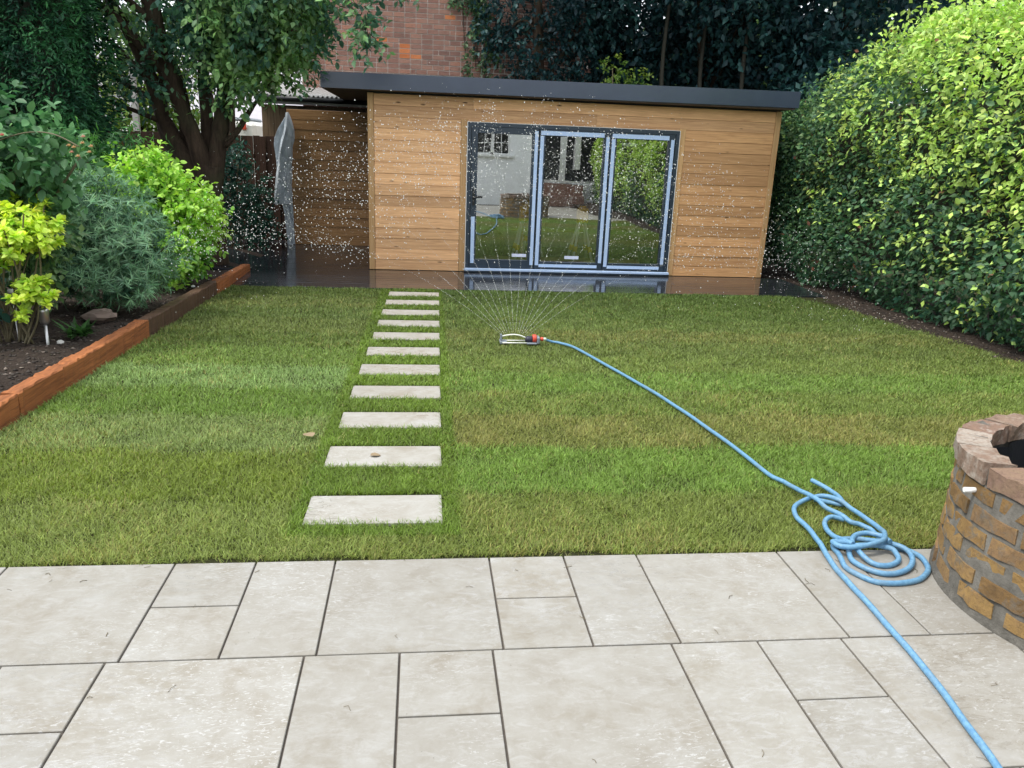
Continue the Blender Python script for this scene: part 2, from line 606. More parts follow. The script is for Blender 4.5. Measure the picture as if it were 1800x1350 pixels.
def mat_membrane():
    t = NT('grey_membrane')
    n = t.noise(t.coords((2, 2, 0.7)), 5, 4)
    t.p(base=t.ramp(n, [(0.3, (0.40, 0.45, 0.50)), (0.7, (0.66, 0.71, 0.76))]), rough=0.35, normal=t.bump(n, 0.5, 0.02))
    return t.m


M['membrane'] = mat_membrane()


def mat_water():
    t = NT('water_drop')
    t.p(base=(0.93, 0.94, 0.92), rough=0.08, spec=0.6)  # white body stands in for sky light refracted by the drops
    tr = t.n('BsdfTranslucent', {'Color': (0.95, 0.95, 0.93)})
    mx = t.n('MixShader', {0: 0.5})
    t.t.links.new(t.b.outputs[0], mx.inputs[1]); t.t.links.new(tr.outputs[0], mx.inputs[2])
    clear = t.n('BsdfTransparent')
    m2 = t.n('MixShader', {0: 0.12})
    t.t.links.new(mx.outputs[0], m2.inputs[1]); t.t.links.new(clear.outputs[0], m2.inputs[2])
    t.t.links.new(m2.outputs[0], t.out.inputs[0])
    return t.m


M['water'] = mat_water()

# ------------------------------------------------------------------ leaf and foliage builders
# template: verts (x across, y along, z up) and faces
T_DIAMOND = (np.array([(0, 0, 0), (0.30, 0.45, 0.06), (0, 1, -0.10), (-0.30, 0.45, 0.06), ]), None, np.array([(0, 1, 2), (0, 2, 3)]))
T_OVAL = (np.array([(0, 0, 0), (0.23, 0.22, 0.06), (0.30, 0.52, 0.05), (0.17, 0.82, -0.01), (0, 1.0, -0.10), (-0.17, 0.82, -0.01), (-0.30, 0.52, 0.05), (-0.23, 0.22, 0.06), (0, 0.5, -0.02)]), None,
          np.array([(0, 1, 8), (1, 2, 8), (2, 3, 8), (3, 4, 8), (4, 5, 8), (5, 6, 8), (6, 7, 8), (7, 0, 8)]))
T_STRAP = (np.array([(-0.05, 0, 0), (0.05, 0, 0), (0.055, 0.5, 0.05), (-0.055, 0.5, 0.05), (0, 1, -0.04)]), np.array([(0, 1, 2, 3)]), np.array([(3, 2, 4)]))
T_SPRAY = (np.array([(-0.06, 0, 0), (0.06, 0, 0), (0.13, 0.5, 0.03), (-0.13, 0.5, 0.03), (0, 1, -0.12)]), np.array([(0, 1, 2, 3)]), np.array([(3, 2, 4)]))


def unit(a):
    return a / np.maximum(np.linalg.norm(a, axis=1, keepdims=True), 1e-9)


_cr, _cu, _cf = np.array(_r2), np.array(_u2), np.array(_f)


def in_view(P):
    d = P - np.array(CAM)
    z = d @ _cf
    x = (d @ _cr) / np.maximum(z, 1e-6) * 27.64 / 18
    y = (d @ _cu) / np.maximum(z, 1e-6) * 27.64 / 13.5
    return (z > 0.2) & (np.abs(x) < 1) & (np.abs(y) < 1), z


def leaves(parent, P, D, N, Sz, colr, tmpl, mat, name='foliage', single=0, outer=None, tmpl1=None, leafname='leaf'):
    colr = np.clip(colr * np.array([1.0, 1.0, 1.35]), 0.002, 0.95)  # blue raised on all foliage, standing in for sky sheen
    D = unit(D)
    X = unit(np.cross(D, N))
    Z = np.cross(X, D)
    keep = np.ones(len(P), bool)
    if single:
        vis, dep = in_view(P)
        face = np.abs(np.einsum('ij,ij->i', Z, unit(P - np.array(CAM))))
        sc = Sz / np.maximum(dep, 0.3) * (0.35 + face) * vis
        if outer is not None:
            sc = sc * outer
        ids = np.argsort(-sc)[:single]
        ids = ids[sc[ids] > 0]
        keep[ids] = False
        lum = colr[ids].sum(1)
        order = ids[np.argsort(lum)]
        tm = tmpl1 or tmpl
        for chunk in np.array_split(order, 10):
            if not len(chunk):
                continue
            c = colr[chunk].mean(0)
            me = mesh_np(leafname, tm[0], tm[1], tm[2], np.repeat(c[None], len(tm[0]), 0), True)
            me.materials.append(mat)
            for i in chunk:
                o = bpy.data.objects.new(leafname, me)
                COL.objects.link(o)
                o.parent = parent
                s = float(Sz[i])
                m = Matrix(((X[i, 0] * s, D[i, 0] * s, Z[i, 0] * s, P[i, 0]), (X[i, 1] * s, D[i, 1] * s, Z[i, 1] * s, P[i, 1]), (X[i, 2] * s, D[i, 2] * s, Z[i, 2] * s, P[i, 2]), (0, 0, 0, 1)))
                o.matrix_parent_inverse = Matrix.Translation(-Vector(parent.location))
                o.matrix_basis = m
    P, D, X, Z, Sz, colr = P[keep], D[keep], X[keep], Z[keep], Sz[keep], colr[keep]
    tv, f4, f3 = tmpl
    k = len(tv)
    V = P[:, None, :] + Sz[:, None, None] * (tv[None, :, 0:1] * X[:, None] + tv[None, :, 1:2] * D[:, None] + tv[None, :, 2:3] * Z[:, None])
    off = (np.arange(len(P)) * k)[:, None, None]
    F4 = (f4[None] + off).reshape(-1, 4) if f4 is not None else None
    F3 = (f3[None] + off).reshape(-1, 3) if f3 is not None else None
    me = mesh_np(name, V.reshape(-1, 3), F4, F3, np.repeat(colr, k, 0), True)
    o = link(name, me, mat, parent)
    o['kind'] = 'stuff'
    return o


def mixcol(a, b, t):
    t = np.clip(t, 0, 1)[:, None]
    return np.array(a)[None] * (1 - t) + np.array(b)[None] * t


def jit(c, amt):
    k = 1 + amt * rng.normal(size=(len(c), 1))
    return np.clip(c * np.clip(k, 0.35, 1.8) * (1 + 0.06 * rng.normal(size=c.shape)), 0.002, 0.95)


def blob_clusters(blobs, n):
    """cluster centres and outward directions in a set of ellipsoids (c, r, weight)"""
    w = np.array([b[2] for b in blobs], float); w /= w.sum()
    ids = rng.choice(len(blobs), n, p=w)
    C = np.array([b[0] for b in blobs], float)[ids]
    Rr = np.array([b[1] for b in blobs], float)[ids]
    d = unit(rng.normal(size=(n, 3)))
    rad = rng.random(n) ** 0.45
    return C + d * Rr * rad[:, None], unit(d / Rr), rad


def sprigs(C, O, per, length, spread=0.5, droop=0.4):
    """leaves set along short twigs: returns P, D, N and index of twig"""
    n = len(C)
    ax = unit(O + spread * rng.normal(size=(n, 3)) + np.array([0, 0, -droop]))
    t = np.tile(np.linspace(0.1, 1, per), (n, 1)) + 0.05 * rng.normal(size=(n, per))
    ln = length * (0.6 + 0.8 * rng.random(n))
    P = C[:, None] + ax[:, None] * (t * ln[:, None])[..., None]
    side = unit(np.cross(ax, rng.normal(size=(n, 3))))
    sgn = np.where(np.arange(per) % 2 == 0, 1, -1)[None, :, None]
    D = ax[:, None] * 0.55 + side[:, None] * sgn * 0.9 + 0.35 * rng.normal(size=(n, per, 3)) + np.array([0, 0, -0.25])
    N = np.array([0, 0, 1.0]) + 0.55 * rng.normal(size=(n, per, 3))
    idx = np.repeat(np.arange(n), per)
    return P.reshape(-1, 3), D.reshape(-1, 3), N.reshape(-1, 3), idx, ax, ln


# ------------------------------------------------------------------ ground, lawn, patio, deck
DZ = -0.185
mb = MB()
mb.add([(-260, -260, -0.62), (260, -260, -0.62), (260, 260, -0.62), (-260, 260, -0.62)], [(0, 1, 2, 3)])
tag(mb.build('ground', M['ground']), kind='structure')

# raised land under the garden
mb = MB()
mb.box((-14, -12, -0.60), (-6.0, 40, -0.32))
mb.box((7.9, -12, -0.60), (14, 14, -0.33))
mb.box((-6.0, 14.55, -0.60), (14, 40, -0.34))
tag(mb.build('surrounding_ground', M['ground']), kind='structure')


def sheet(name, x0, x1, y0, y1, nx, ny, zf, mat):
    xs, ys = np.linspace(x0, x1, nx), np.linspace(y0, y1, ny)
    XX, YY = np.meshgrid(xs, ys)
    V = np.stack([XX.ravel(), YY.ravel(), zf(XX, YY).ravel()], 1)
    i = np.arange(nx - 1)[None] + (np.arange(ny - 1) * nx)[:, None]
    i = i.ravel()
    return link(name, mesh_np(name, V, np.stack([i, i + 1, i + 1 + nx, i + nx], 1), None, None, True), mat)


LX0, LX1, LY0, LY1 = -1.385, 6.15, 2.80, 9.86


def right_edge(y):
    return 6.12 + 0.10 * np.sin(y * 1.1 + 0.6) - 0.25 * np.clip((y - 8.2) / 1.7, 0, 1) ** 2


stones = [(0.425 + 0.0115 * i, y) for i, y in enumerate([3.418, 4.092, 4.715, 5.33, 5.949, 6.556, 7.172, 7.772, 8.37, 9.005, 9.608])]
SW, SD = 0.60, 0.30      # stepping stone width and depth; far edge is at y
tag(sheet('lawn_soil', LX0, 7.0, LY0, LY1, 60, 60, lambda x, y: lawn_z(y) - 0.014 + 0 * x, M['turfbase']), kind='structure')

soil_h = lambda x, y: lawn_z(y) + 0.065 + 0.03 * np.sin(x * 5.1 + y * 2.3) * np.sin(y * 3.7 - x) + 0.012 * np.sin(x * 19 + 3 * np.sin(y * 11)) + np.clip((-1.7 - x) * 0.05, 0, 0.1)
tag(sheet('flower_bed_soil', -6.0, -1.495, 1.0, 9.9, 90, 180, soil_h, M['soil']), kind='structure')
tag(sheet('bed_soil_behind', -6.0, -1.495, 9.9, 14.6, 50, 50, lambda x, y: soil_h(x, y) * 0 - 0.20 + 0.02 * np.sin(x * 7 + y * 5), M['soil']), kind='structure')
hs = lambda x, y: lawn_z(y) - 0.045 + np.clip((x - 5.95) * 0.18, 0, 0.04) + 0.016 * np.sin(x * 9 + y * 4.1) * np.sin(y * 6.3) + np.clip((x - 6.2) * 0.06, 0, 0.08)
tag(sheet('hedge_border_soil', 5.7, 7.95, -3.0, 14.5, 50, 160, hs, M['soil']), kind='structure')

# clods and chips on the bare soil
def clods(name, n, xr, yr, hf, smin, smax):
    V, F = [], []
    P = np.stack([rng.uniform(*xr, n), rng.uniform(*yr, n)], 1)
    base = np.array([(1, 0, 0), (0, 1, 0), (-1, 0, 0), (0, -1, 0), (0, 0, 0.8), (0, 0, -0.5)])
    fs = np.array([(0, 1, 4), (1, 2, 4), (2, 3, 4), (3, 0, 4), (1, 0, 5), (2, 1, 5), (3, 2, 5), (0, 3, 5)])
    z = hf(P[:, 0], P[:, 1])
    sc = rng.uniform(smin, smax, (n, 1, 3)) * np.array([1, 1, 0.7])
    a = rng.random(n) * 6.28
    b = base[None] * (1 + 0.35 * rng.normal(size=(n, 6, 3))) * sc
    bx = b[..., 0] * np.cos(a)[:, None] - b[..., 1] * np.sin(a)[:, None]
    by = b[..., 0] * np.sin(a)[:, None] + b[..., 1] * np.cos(a)[:, None]
    V = np.stack([bx + P[:, 0:1], by + P[:, 1:2], b[..., 2] + z[:, None]], -1).reshape(-1, 3)
    F = (fs[None] + (np.arange(n) * 6)[:, None, None]).reshape(-1, 3)
    tone = np.where(rng.random(n) < 0.12, rng.uniform(0.13, 0.30, n), rng.uniform(0.02, 0.08, n))
    c = tone[:, None] * np.array([1.0, 0.82, 0.68])
    o = link(name, mesh_np(name, V, None, F, np.repeat(c, 6, 0)), M['leaf_dull'])
    o['kind'] = 'stuff'
    return o


clods('soil_clods', 5200, (-3.2, -1.5), (3.6, 9.9), soil_h, 0.006, 0.022)
clods('soil_crumbs', 4200, (5.9, 6.9), (4.0, 12.5), hs, 0.006, 0.024)

# patio
patio = bpy.data.objects.new('patio', None)
COL.objects.link(patio)
tag(patio, kind='structure')
mb = MB()
mb.box((-9, -3.2, -0.25), (9, 2.775, -0.009))
mb.build('joint_bed', M['joint'], patio)
U, GAP = 0.6, 0.0036


def slab(x0, x1, y0, y1):
    b = MB()
    b.box((x0 + GAP, y0 + GAP, -0.03), (x1 - GAP, y1 - GAP, rng.uniform(-0.0006, 0.0006)), 0.0018)
    b.build('paving_slab', M['stone'], patio)


PL = [(-13, 'L'), ]
Ytop = 2.792
pattern = ['L', 'H', 'T']       # large 2 units, pair of halves 1 unit, thin 1 unit (unit = 0.3 m)
for row in range(8):
    y1, y0 = Ytop - row * U, Ytop - (row + 1) * U
    x = {0: 0.0, 1: -0.0365}.get(row, (row * 0.83) % 1.2) - 7 * 1.2
    seq = {0: ['H', 'T', 'L'], 1: ['L', 'T', 'H']}.get(row, ['T', 'L', 'H'])
    i = 0
    while x < 6.0:
        k = seq[i % 3]; i += 1
        if row == 0 and abs(x - 2.4) < 0.05:
            k = 'T'; i += 1
        w = U if k == 'L' else U / 2
        if x + w > -4.5:
            if k == 'H':
                slab(x, x + w, y0, (y0 + y1) / 2); slab(x, x + w, (y0 + y1) / 2, y1)
            else:
                slab(x, x + w, y0, y1)
        x += w

# stepping stones
WORDS = ['nearest the patio', 'second from the patio, carrying a curled leaf', 'third from the patio', 'fourth from the patio', 'fifth from the patio', 'sixth from the patio, midway along the row', 'seventh from the patio, near the sprinkler', 'eighth from the patio', 'third from the deck', 'second from the deck', 'nearest the timber deck']
for i, (x, y) in enumerate(stones):
    b = MB()
    zz = lawn_z(y - 0.15)
    Mx = Matrix.Translation((x + SW / 2, y - SD / 2, zz)) @ Matrix.Rotation(-0.0262, 4, 'X') @ Matrix.Rotation(rng.normal() * 0.006, 4, 'Z')
    b.box((-SW / 2, -SD / 2, -0.03), (SW / 2, SD / 2, 0), 0.002, Mx)
    o = b.build('stepping_stone', M['stone_pale'])
    tag(o, 'pale stepping stone set in the lawn, ' + WORDS[i], 'stepping stone', 'stepping stones across the lawn')

# decking, boards run across the garden
deck = bpy.data.objects.new('decking', None)
COL.objects.link(deck)
tag(deck, kind='structure')
y = 9.875
while y < 14.4:
    x1 = 6.32 if y < 11.25 else 0.184
    x0 = -1.395 if y < 11.05 else -2.75
    cut = rng.uniform(0.5, 4.5) if x1 > 3 else None
    for (a, c) in ([(x0, cut - 0.002), (cut + 0.002, x1)] if cut else [(x0, x1)]):
        b = MB(); b.box((a, y, DZ - 0.025), (c, y + 0.1405, DZ + rng.uniform(-0.0008, 0.0008)), 0.002)
        b.build('deck_board', M['deck'], deck)
    y += 0.1455
mb = MB()
mb.box((-1.395, 9.89, -0.42), (6.32, 11.35, DZ - 0.028)); mb.box((-2.75, 11.35, -0.42), (0.1, 14.4, DZ - 0.028))
mb.build('deck_joists', M['black'], deck)

b = MB()
for i in range(90):
    x, y = rng.uniform(-3.0, 4.2), (rng.uniform(0.9, 2.76) if i % 3 else 2.78 - abs(rng.normal()) * 0.12)
    a, L_ = rng.random() * 6.28, rng.uniform(0.012, 0.036)
    k = rng.normal() * 0.4
    b.tube([(x, y, 0.002), (x + 0.5 * L_ * math.cos(a), y + 0.5 * L_ * math.sin(a), 0.004), (x + L_ * math.cos(a + k), y + L_ * math.sin(a + k), 0.002)], rng.uniform(0.0006, 0.0012), 4)
tag(b.build('clippings', M['clipping']), kind='stuff')

# ------------------------------------------------------------------ timber sleepers edging the bed
def sleeper(y0, y1, wet, lab, top=0.135, x=-1.405):
    t = thing('timber_sleeper', lab, 'timber sleeper', (x - 0.05, (y0 + y1) / 2, lawn_z((y0 + y1) / 2)), 'timber sleepers edging the bed')
    b = MB()
    n = 60
    ys = np.linspace(y0, y1, n)
    vs, fs = [], []
    for yy in ys:
        zb = lawn_z(yy)
        j = lambda: rng.normal() * 0.0035
        vs += [(x + j(), yy, zb - 0.1), (x + j(), yy, zb + top - 0.008), (x - 0.008, yy, zb + top + j()), (x - 0.092, yy, zb + top + j()), (x - 0.1, yy, zb + top - 0.01 + j()), (x - 0.1, yy, zb - 0.1)]
    for i in range(n - 1):
        for k in range(6):
            a, c = i * 6 + k, i * 6 + (k + 1) % 6
            fs.append((a, c, c + 6, a + 6))
    fs += [tuple(range(6)), tuple(range((n - 1) * 6, n * 6))[::-1]]
    b.add(vs, fs)
    b.build('beam', M['sleeper_wet' if wet else 'sleeper'], t)


sleeper(2.25, 4.645, False, 'orange-brown timber sleeper at the left picture edge beside the patio', 0.125)
sleeper(4.65, 6.92, False, 'long dry orange timber sleeper in front of the bollard light')
sleeper(6.925, 9.28, True, 'dark wet timber sleeper between the two orange ones')
sleeper(9.285, 11.05, False, 'short orange timber sleeper with its end against the dark deck', 0.12)

# ------------------------------------------------------------------ garden room
YF = 11.40
room = thing('garden_room', 'timber clad garden room with dark flat roof and glazed folding doors', 'garden room', (3.1, YF, DZ))


def board(x0, x1, z0, z1, y, mat=None, name='cladding_board'):
    """shiplap board: lower edge prouder than the upper edge, tiny shadow groove above"""
    e = 0.0015 * rng.normal()
    b = MB()
    vs = [(x0, y - 0.018 + e, z0 + 0.001), (x1, y - 0.018 + e, z0 + 0.001), (x1, y - 0.0125 + e, z1 - 0.0035), (x0, y - 0.0125 + e, z1 - 0.0035),
          (x0, y, z0), (x1, y, z0), (x1, y, z1), (x0, y, z1), (x0, y - 0.006, z1 - 0.0005), (x1, y - 0.006, z1 - 0.0005)]
    fs = [(0, 1, 2, 3), (3, 2, 9, 8), (8, 9, 6, 7), (4, 5, 1, 0), (0, 3, 8, 7, 4), (1, 5, 6, 9, 2)]
    b.add(vs, fs)
    return b.build(name, mat or M['pine'], room)


b = MB()   # wall body behind the boards with the door opening
b.box((0.19, YF + 0.002, DZ), (1.50, YF + 0.12, 2.24)); b.box((4.60, YF + 0.002, DZ), (6.02, YF + 0.12, 2.24)); b.box((1.50, YF + 0.002, 1.93), (4.60, YF + 0.12, 2.24))
b.box((0.19, YF + 0.122, DZ), (0.25, 14.2, 2.24)); b.box((5.96, YF + 0.122, DZ), (6.02, 14.4, 2.24)); b.box((0.25, 14.3, DZ), (5.96, 14.4, 2.24))
b.build('wall', M['blackwall'], room)
b = MB(); b.box((0.26, 14.25, DZ + 0.03), (5.95, 14.295, 2.2)); b.box((0.26, YF + 0.125, DZ + 0.03), (0.29, 14.24, 2.2)); b.box((5.92, YF + 0.125, DZ + 0.03), (5.95, 14.24, 2.2)); b.box((0.3, YF + 0.13, 2.2), (5.9, 14.24, 2.23))
b.build('lining', M['inner'], room)
b = MB(); b.box((0.26, YF + 0.04, DZ - 0.02), (5.95, 14.24, DZ + 0.025)); b.build('floor', M['floor'], room)
rows = np.linspace(DZ + 0.004, 2.19, 17)
for i in range(16):
    z0, z1 = rows[i], rows[i + 1]
    if z0 < 1.87:
        board(0.275, 1.455, z0, z1, YF)
        board(4.645, 5.945, z0, z1, YF, M['pine_brown'])
    else:
        cut = 1.62 if i % 2 else 3.35
        board(0.275, cut - 0.001, z0, z1, YF); board(cut + 0.001, 5.945, z0, z1, YF)


def trim(x0, x1, z0, z1, y0=YF - 0.030, y1=YF - 0.001):
    b = MB(); b.box((x0, y0, z0), (x1, y1, z1), 0.003); b.build('trim_board', M['pine_trim'], room)


trim(0.19, 0.272, DZ + 0.003, 2.195); trim(5.948, 6.03, DZ + 0.003, 2.195)
trim(1.458, 1.545, DZ + 0.003, 1.905, YF - 0.026); trim(4.555, 4.642, DZ + 0.003, 1.905, YF - 0.026)
b = MB(); b.box((1.546, YF - 0.024, 1.875), (4.554, YF - 0.001, 1.912), 0.003); b.build('trim_board', M['pine'], room)
# roof with deep fascia, overhanging on the left
b = MB(); b.box((-0.37, 11.135, 2.235), (6.12, 14.95, 2.40)); b.build('roof', M['black'], room)
b = MB()
b.add([(-0.39, 11.10, 2.213), (6.14, 11.10, 2.238), (6.14, 11.13, 2.238), (-0.39, 11.13, 2.213), (-0.39, 11.10, 2.412), (6.14, 11.10, 2.452), (6.14, 11.13, 2.452), (-0.39, 11.13, 2.412)],
      [(0, 3, 2, 1), (4, 5, 6, 7), (0, 1, 5, 4), (1, 2, 6, 5), (2, 3, 7, 6), (3, 0, 4, 7)])
b.build('fascia', M['anthracite'], room)
b = MB(); b.box((-0.39, 11.132, 2.213), (-0.37, 14.95, 2.412)); b.build('fascia', M['anthracite'], room)
b = MB(); b.box((-0.368, 11.132, 2.214), (6.10, 14.94, 2.233)); b.build('soffit', M['soffit'], room)
# set-back wall on the left
YB = 14.0
b = MB(); b.box((-1.30, YB + 0.002, DZ), (0.188, YB + 0.10, 2.03)); b.build('side_wall', M['blackwall'], room)
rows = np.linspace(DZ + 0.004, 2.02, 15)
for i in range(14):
    board(-1.295, 0.185, rows[i], rows[i + 1], YB, M['pine_shaded'])

# folding doors
DX0, DX1, DT, DB = 1.55, 4.55, 1.872, DZ + 0.03
door = tag(MB().box((DX0, YF - 0.055, DB), (DX0 + 0.05, YF + 0.03, DT)).box((DX1 - 0.05, YF - 0.055, DB), (DX1, YF + 0.03, DT)).box((DX0 + 0.05, YF - 0.055, DT - 0.05), (DX1 - 0.05, YF + 0.03, DT)).box((DX0 + 0.05, YF - 0.055, DB), (DX1 - 0.05, YF + 0.03, DB + 0.035)).build('door_frame', M['frame'], room))
b = MB(); b.box((DX0 - 0.015, YF - 0.11, DZ + 0.003), (DX1 + 0.02, YF + 0.03, DB - 0.001), 0.004); b.build('door_sill', M['frame'], door)
b = MB(); b.box((DX0 - 0.01, YF - 0.115, DB - 0.003), (DX1 + 0.015, YF - 0.058, DB + 0.030), 0.004); b.build('protective_tape', M['tape'], door)
b = MB(); b.box((DX0 - 0.008, YF - 0.057, DB + 0.04), (DX0 - 0.001, YF - 0.03, DT + 0.004)); b.box((DX1 + 0.001, YF - 0.057, DB + 0.04), (DX1 + 0.008, YF - 0.03, DT + 0.004)); b.box((DX0, YF - 0.057, DT + 0.001), (DX1, YF - 0.03, DT + 0.006))
b.build('edge_film', M['white'], door)
edges = [DX0 + 0.052, 2.545, 3.56, DX1 - 0.052]
LZ0, LZ1 = DB + 0.038, DT - 0.053
for k in range(3):
    x0, x1 = edges[k] + 0.004, edges[k + 1] - 0.004
    fw = 0.088
    bot = 0.115 if k == 0 else 0.10
    b = MB()
    y0, y1 = YF - 0.05, YF + 0.015
    b.box((x0, y0, LZ0), (x0 + fw, y1, LZ1), 0.003); b.box((x1 - fw, y0, LZ0), (x1, y1, LZ1), 0.003)
    b.box((x0 + fw, y0, LZ0), (x1 - fw, y1, LZ0 + bot), 0.003); b.box((x0 + fw, y0, LZ1 - 0.085), (x1 - fw, y1, LZ1), 0.003)
    leaf = b.build('door_leaf', M['frame'], room)
    gy = YF - 0.012
    zt, zb = LZ1 - 0.08, LZ0 + bot - 0.005
    lean = 0.0075 * (zt - zb)
    b = MB()
    b.add([(x0 + fw - 0.005, gy - lean / 2, zb), (x1 - fw + 0.005, gy - lean / 2, zb), (x1 - fw + 0.005, gy + lean / 2, zt), (x0 + fw - 0.005, gy + lean / 2, zt)], [(0, 1, 2, 3)])
    b.build('pane', M['glass'], leaf)
    # blue-white protective tape on the frame faces
    def tp(a, c, z0, z1):
        q = MB(); q.box((a, y0 - 0.004, z0), (c, y0 - 0.001, z1)); q.build('protective_tape', M['tape'], leaf)
    if k == 0:
        tp(x0 + 0.016, x0 + 0.066, LZ0 + 0.06, 0.60)
        tp(x1 - 0.056, x1 - 0.010, LZ0 + 0.05, LZ1 - 0.03)
    else:
        tp(x0 + 0.014, x0 + 0.064, LZ0 + 0.05, LZ1 - 0.09)
        tp(x1 - 0.060, x1 - 0.012, LZ0 + 0.10, LZ1 - 0.07)
        tp(x0 + 0.07, x1 - 0.075, LZ0 + 0.025, LZ0 + 0.068)
        tp(x0 + 0.02, x1 - 0.09, LZ1 - 0.078, LZ1 - 0.02)
    if k == 0:
        q = MB(); q.box((x0 + 0.025, y0 - 0.012, 0.76), (x0 + 0.06, y0 - 0.001, 0.98), 0.003); q.box((x0 + 0.03, y0 - 0.05, 0.86), (x0 + 0.05, y0 - 0.012, 0.885), 0.002); q.box((x0 + 0.028, y0 - 0.055, 0.86), (x0 + 0.165, y0 - 0.038, 0.885), 0.004)
        q.build('handle', M['black'], leaf)
    if k < 2:
        q = MB(); lx = (0.62, 0.45)[k]; q.box((x0 + lx, gy - 0.012, zb + 0.05), (x0 + lx + 0.21, gy - 0.0105, zb + 0.095)); q.build('glass_sticker', M['paper'], leaf)
    else:
        q = MB(); q.box((x0 + 0.17, gy + 0.008, zt - 0.10), (x0 + 0.38, gy + 0.0095, zt - 0.055)); q.build('glass_sticker', M['paper'], leaf)

# things standing inside the room, seen through the glass
FZ = DZ + 0.026
def trestle(x, yy, label):
    t = thing('trestle', label, 'trestle', (x, yy, FZ), 'trestles inside the garden room')
    b = MB(); b.box((x - 0.085, yy - 0.06, FZ + 0.68), (x + 0.085, yy + 0.06, FZ + 0.90), 0.014); b.box((x - 0.05, yy - 0.05, FZ + 0.9), (x + 0.05, yy + 0.05, FZ + 0.93), 0.01)
    b.build('head', M['yellow'], t)
    for sx, sy in ((-1, -1), (1, -1), (-1, 1), (1, 1)):
        q = MB(); q.tube([(x + 0.04 * sx, yy + 0.04 * sy, FZ + 0.70), (x + 0.17 * sx, yy + 0.25 * sy, FZ)], 0.019, 8); l = q.build('leg', M['white'], t)
        q = MB(); q.tube([(x + 0.10 * sx, yy + 0.143 * sy, FZ + 0.34), (x + 0.12 * sx, yy + 0.173 * sy, FZ + 0.27)], 0.034, 8); q.build('clamp', M['yellow'], l)
trestle(2.44, 11.74, 'yellow-headed trestle behind the left glass door')
trestle(3.30, 11.74, 'yellow-headed trestle behind the middle glass door')
trestle(2.72, 13.0, 'yellow-headed trestle standing farther back in the room')
b = MB(); b.box((2.35, 12.68, FZ + 0.44), (3.6, 12.88, FZ + 0.475), 0.003)
b.box((2.5, 12.7, FZ), (2.55, 12.86, FZ + 0.44)); b.box((3.4, 12.7, FZ), (3.45, 12.86, FZ + 0.44))
tag(b.build('work_bench', M['plank']), 'low plank bench behind the yellow trestles', 'bench')
pz = FZ
for i in range(4):
    for j in range(2):
        b = MB(); x0 = 1.75 + rng.uniform(0, 0.12)
        b.box((x0, 11.50 + j * 0.16, pz + 0.004), (4.2 + rng.uniform(-.3, 0), 11.50 + j * 0.16 + 0.145, pz + 0.040), 0.003)
        lv = ['bottom', 'second', 'third', 'topmost'][i]
        tag(b.build('timber_plank', M['plank']), '%s plank, %s row, in the stack lying behind the doors' % (lv, 'front' if j == 0 else 'back'), 'plank', 'planks stacked inside the doors')
    pz += 0.038
b = MB(); b.lathe([(0.0, 0), (0.13, 0), (0.165, 0.32), (0.175, 0.32), (0.175, 0.335), (0.158, 0.335), (0.125, 0.015), (0, 0.015)], (4.33, 11.66, FZ), 18)
tag(b.build('bucket', M['teal']), 'teal plastic bucket at the right end of the planks', 'bucket')


def sack(x, yy, z, w, h, lab, mat):
    n, m = 14, 8
    vs, fs = [], []
    for j in range(m + 1):
        v = j / m
        rr = math.sin(math.pi * min(max(v * 0.93 + 0.07, 0), 1)) ** 0.5
        for i in range(n):
            a = 2 * math.pi * i / n
            k = 1 + 0.12 * math.sin(3 * a + 5 * v) + 0.06 * rng.normal()
            vs.append((x + w * rr * k * math.cos(a), yy + w * 0.7 * rr * k * math.sin(a), z + h * v))
    for j in range(m):
        for i in range(n):
            a, c = j * n + i, j * n + (i + 1) % n
            fs.append((a, c, c + n, a + n))
    fs += [tuple(range(n))[::-1], tuple(range(m * n, (m + 1) * n))]
    bb = MB(); bb.add(vs, fs, True)
    tag(bb.build('rubble_sack', mat), lab, 'sack', 'sacks inside the garden room')


sack(4.1, 12.6, FZ, 0.33, 0.55, 'bulging dark green sack behind the right glass door', M['darkgreen'])
sack(4.75, 12.9, FZ, 0.28, 0.45, 'smaller dark sack half hidden at the right door edge', M['black'])
sack(2.05, 12.7, FZ, 0.2, 0.5, 'dark sack standing behind the left glass door', M['black'])

# ------------------------------------------------------------------ loose membrane hanging off the set-back wall
ROWS = [  # z, outer left edge, crease, right edge of the sheet; it hangs in two leaves, the left one folded behind
    (1.965, -1.262, -1.258, -1.252), (1.84, -1.345, -1.275, -1.205), (1.70, -1.425, -1.300, -1.170), (1.60, -1.470, -1.325, -1.165), (1.54, -1.490, -1.345, -1.178),
    (1.42, -1.500, -1.375, -1.200), (1.30, -1.490, -1.405, -1.215), (1.15, -1.470, -1.425, -1.225), (0.98, -1.465, -1.450, -1.235), (0.80, -1.490, -1.478, -1.240),
    (0.62, -1.508, -1.497, -1.242), (0.505, -1.522, -1.512, -1.244), (0.495, -1.395, -1.385, -1.244), (0.30, -1.372, -1.360, -1.240), (0.05, -1.352, -1.340, -1.235), (-0.183, -1.338, -1.325, -1.232)]
b = MB(); vs, fs = [], []; nn = 9
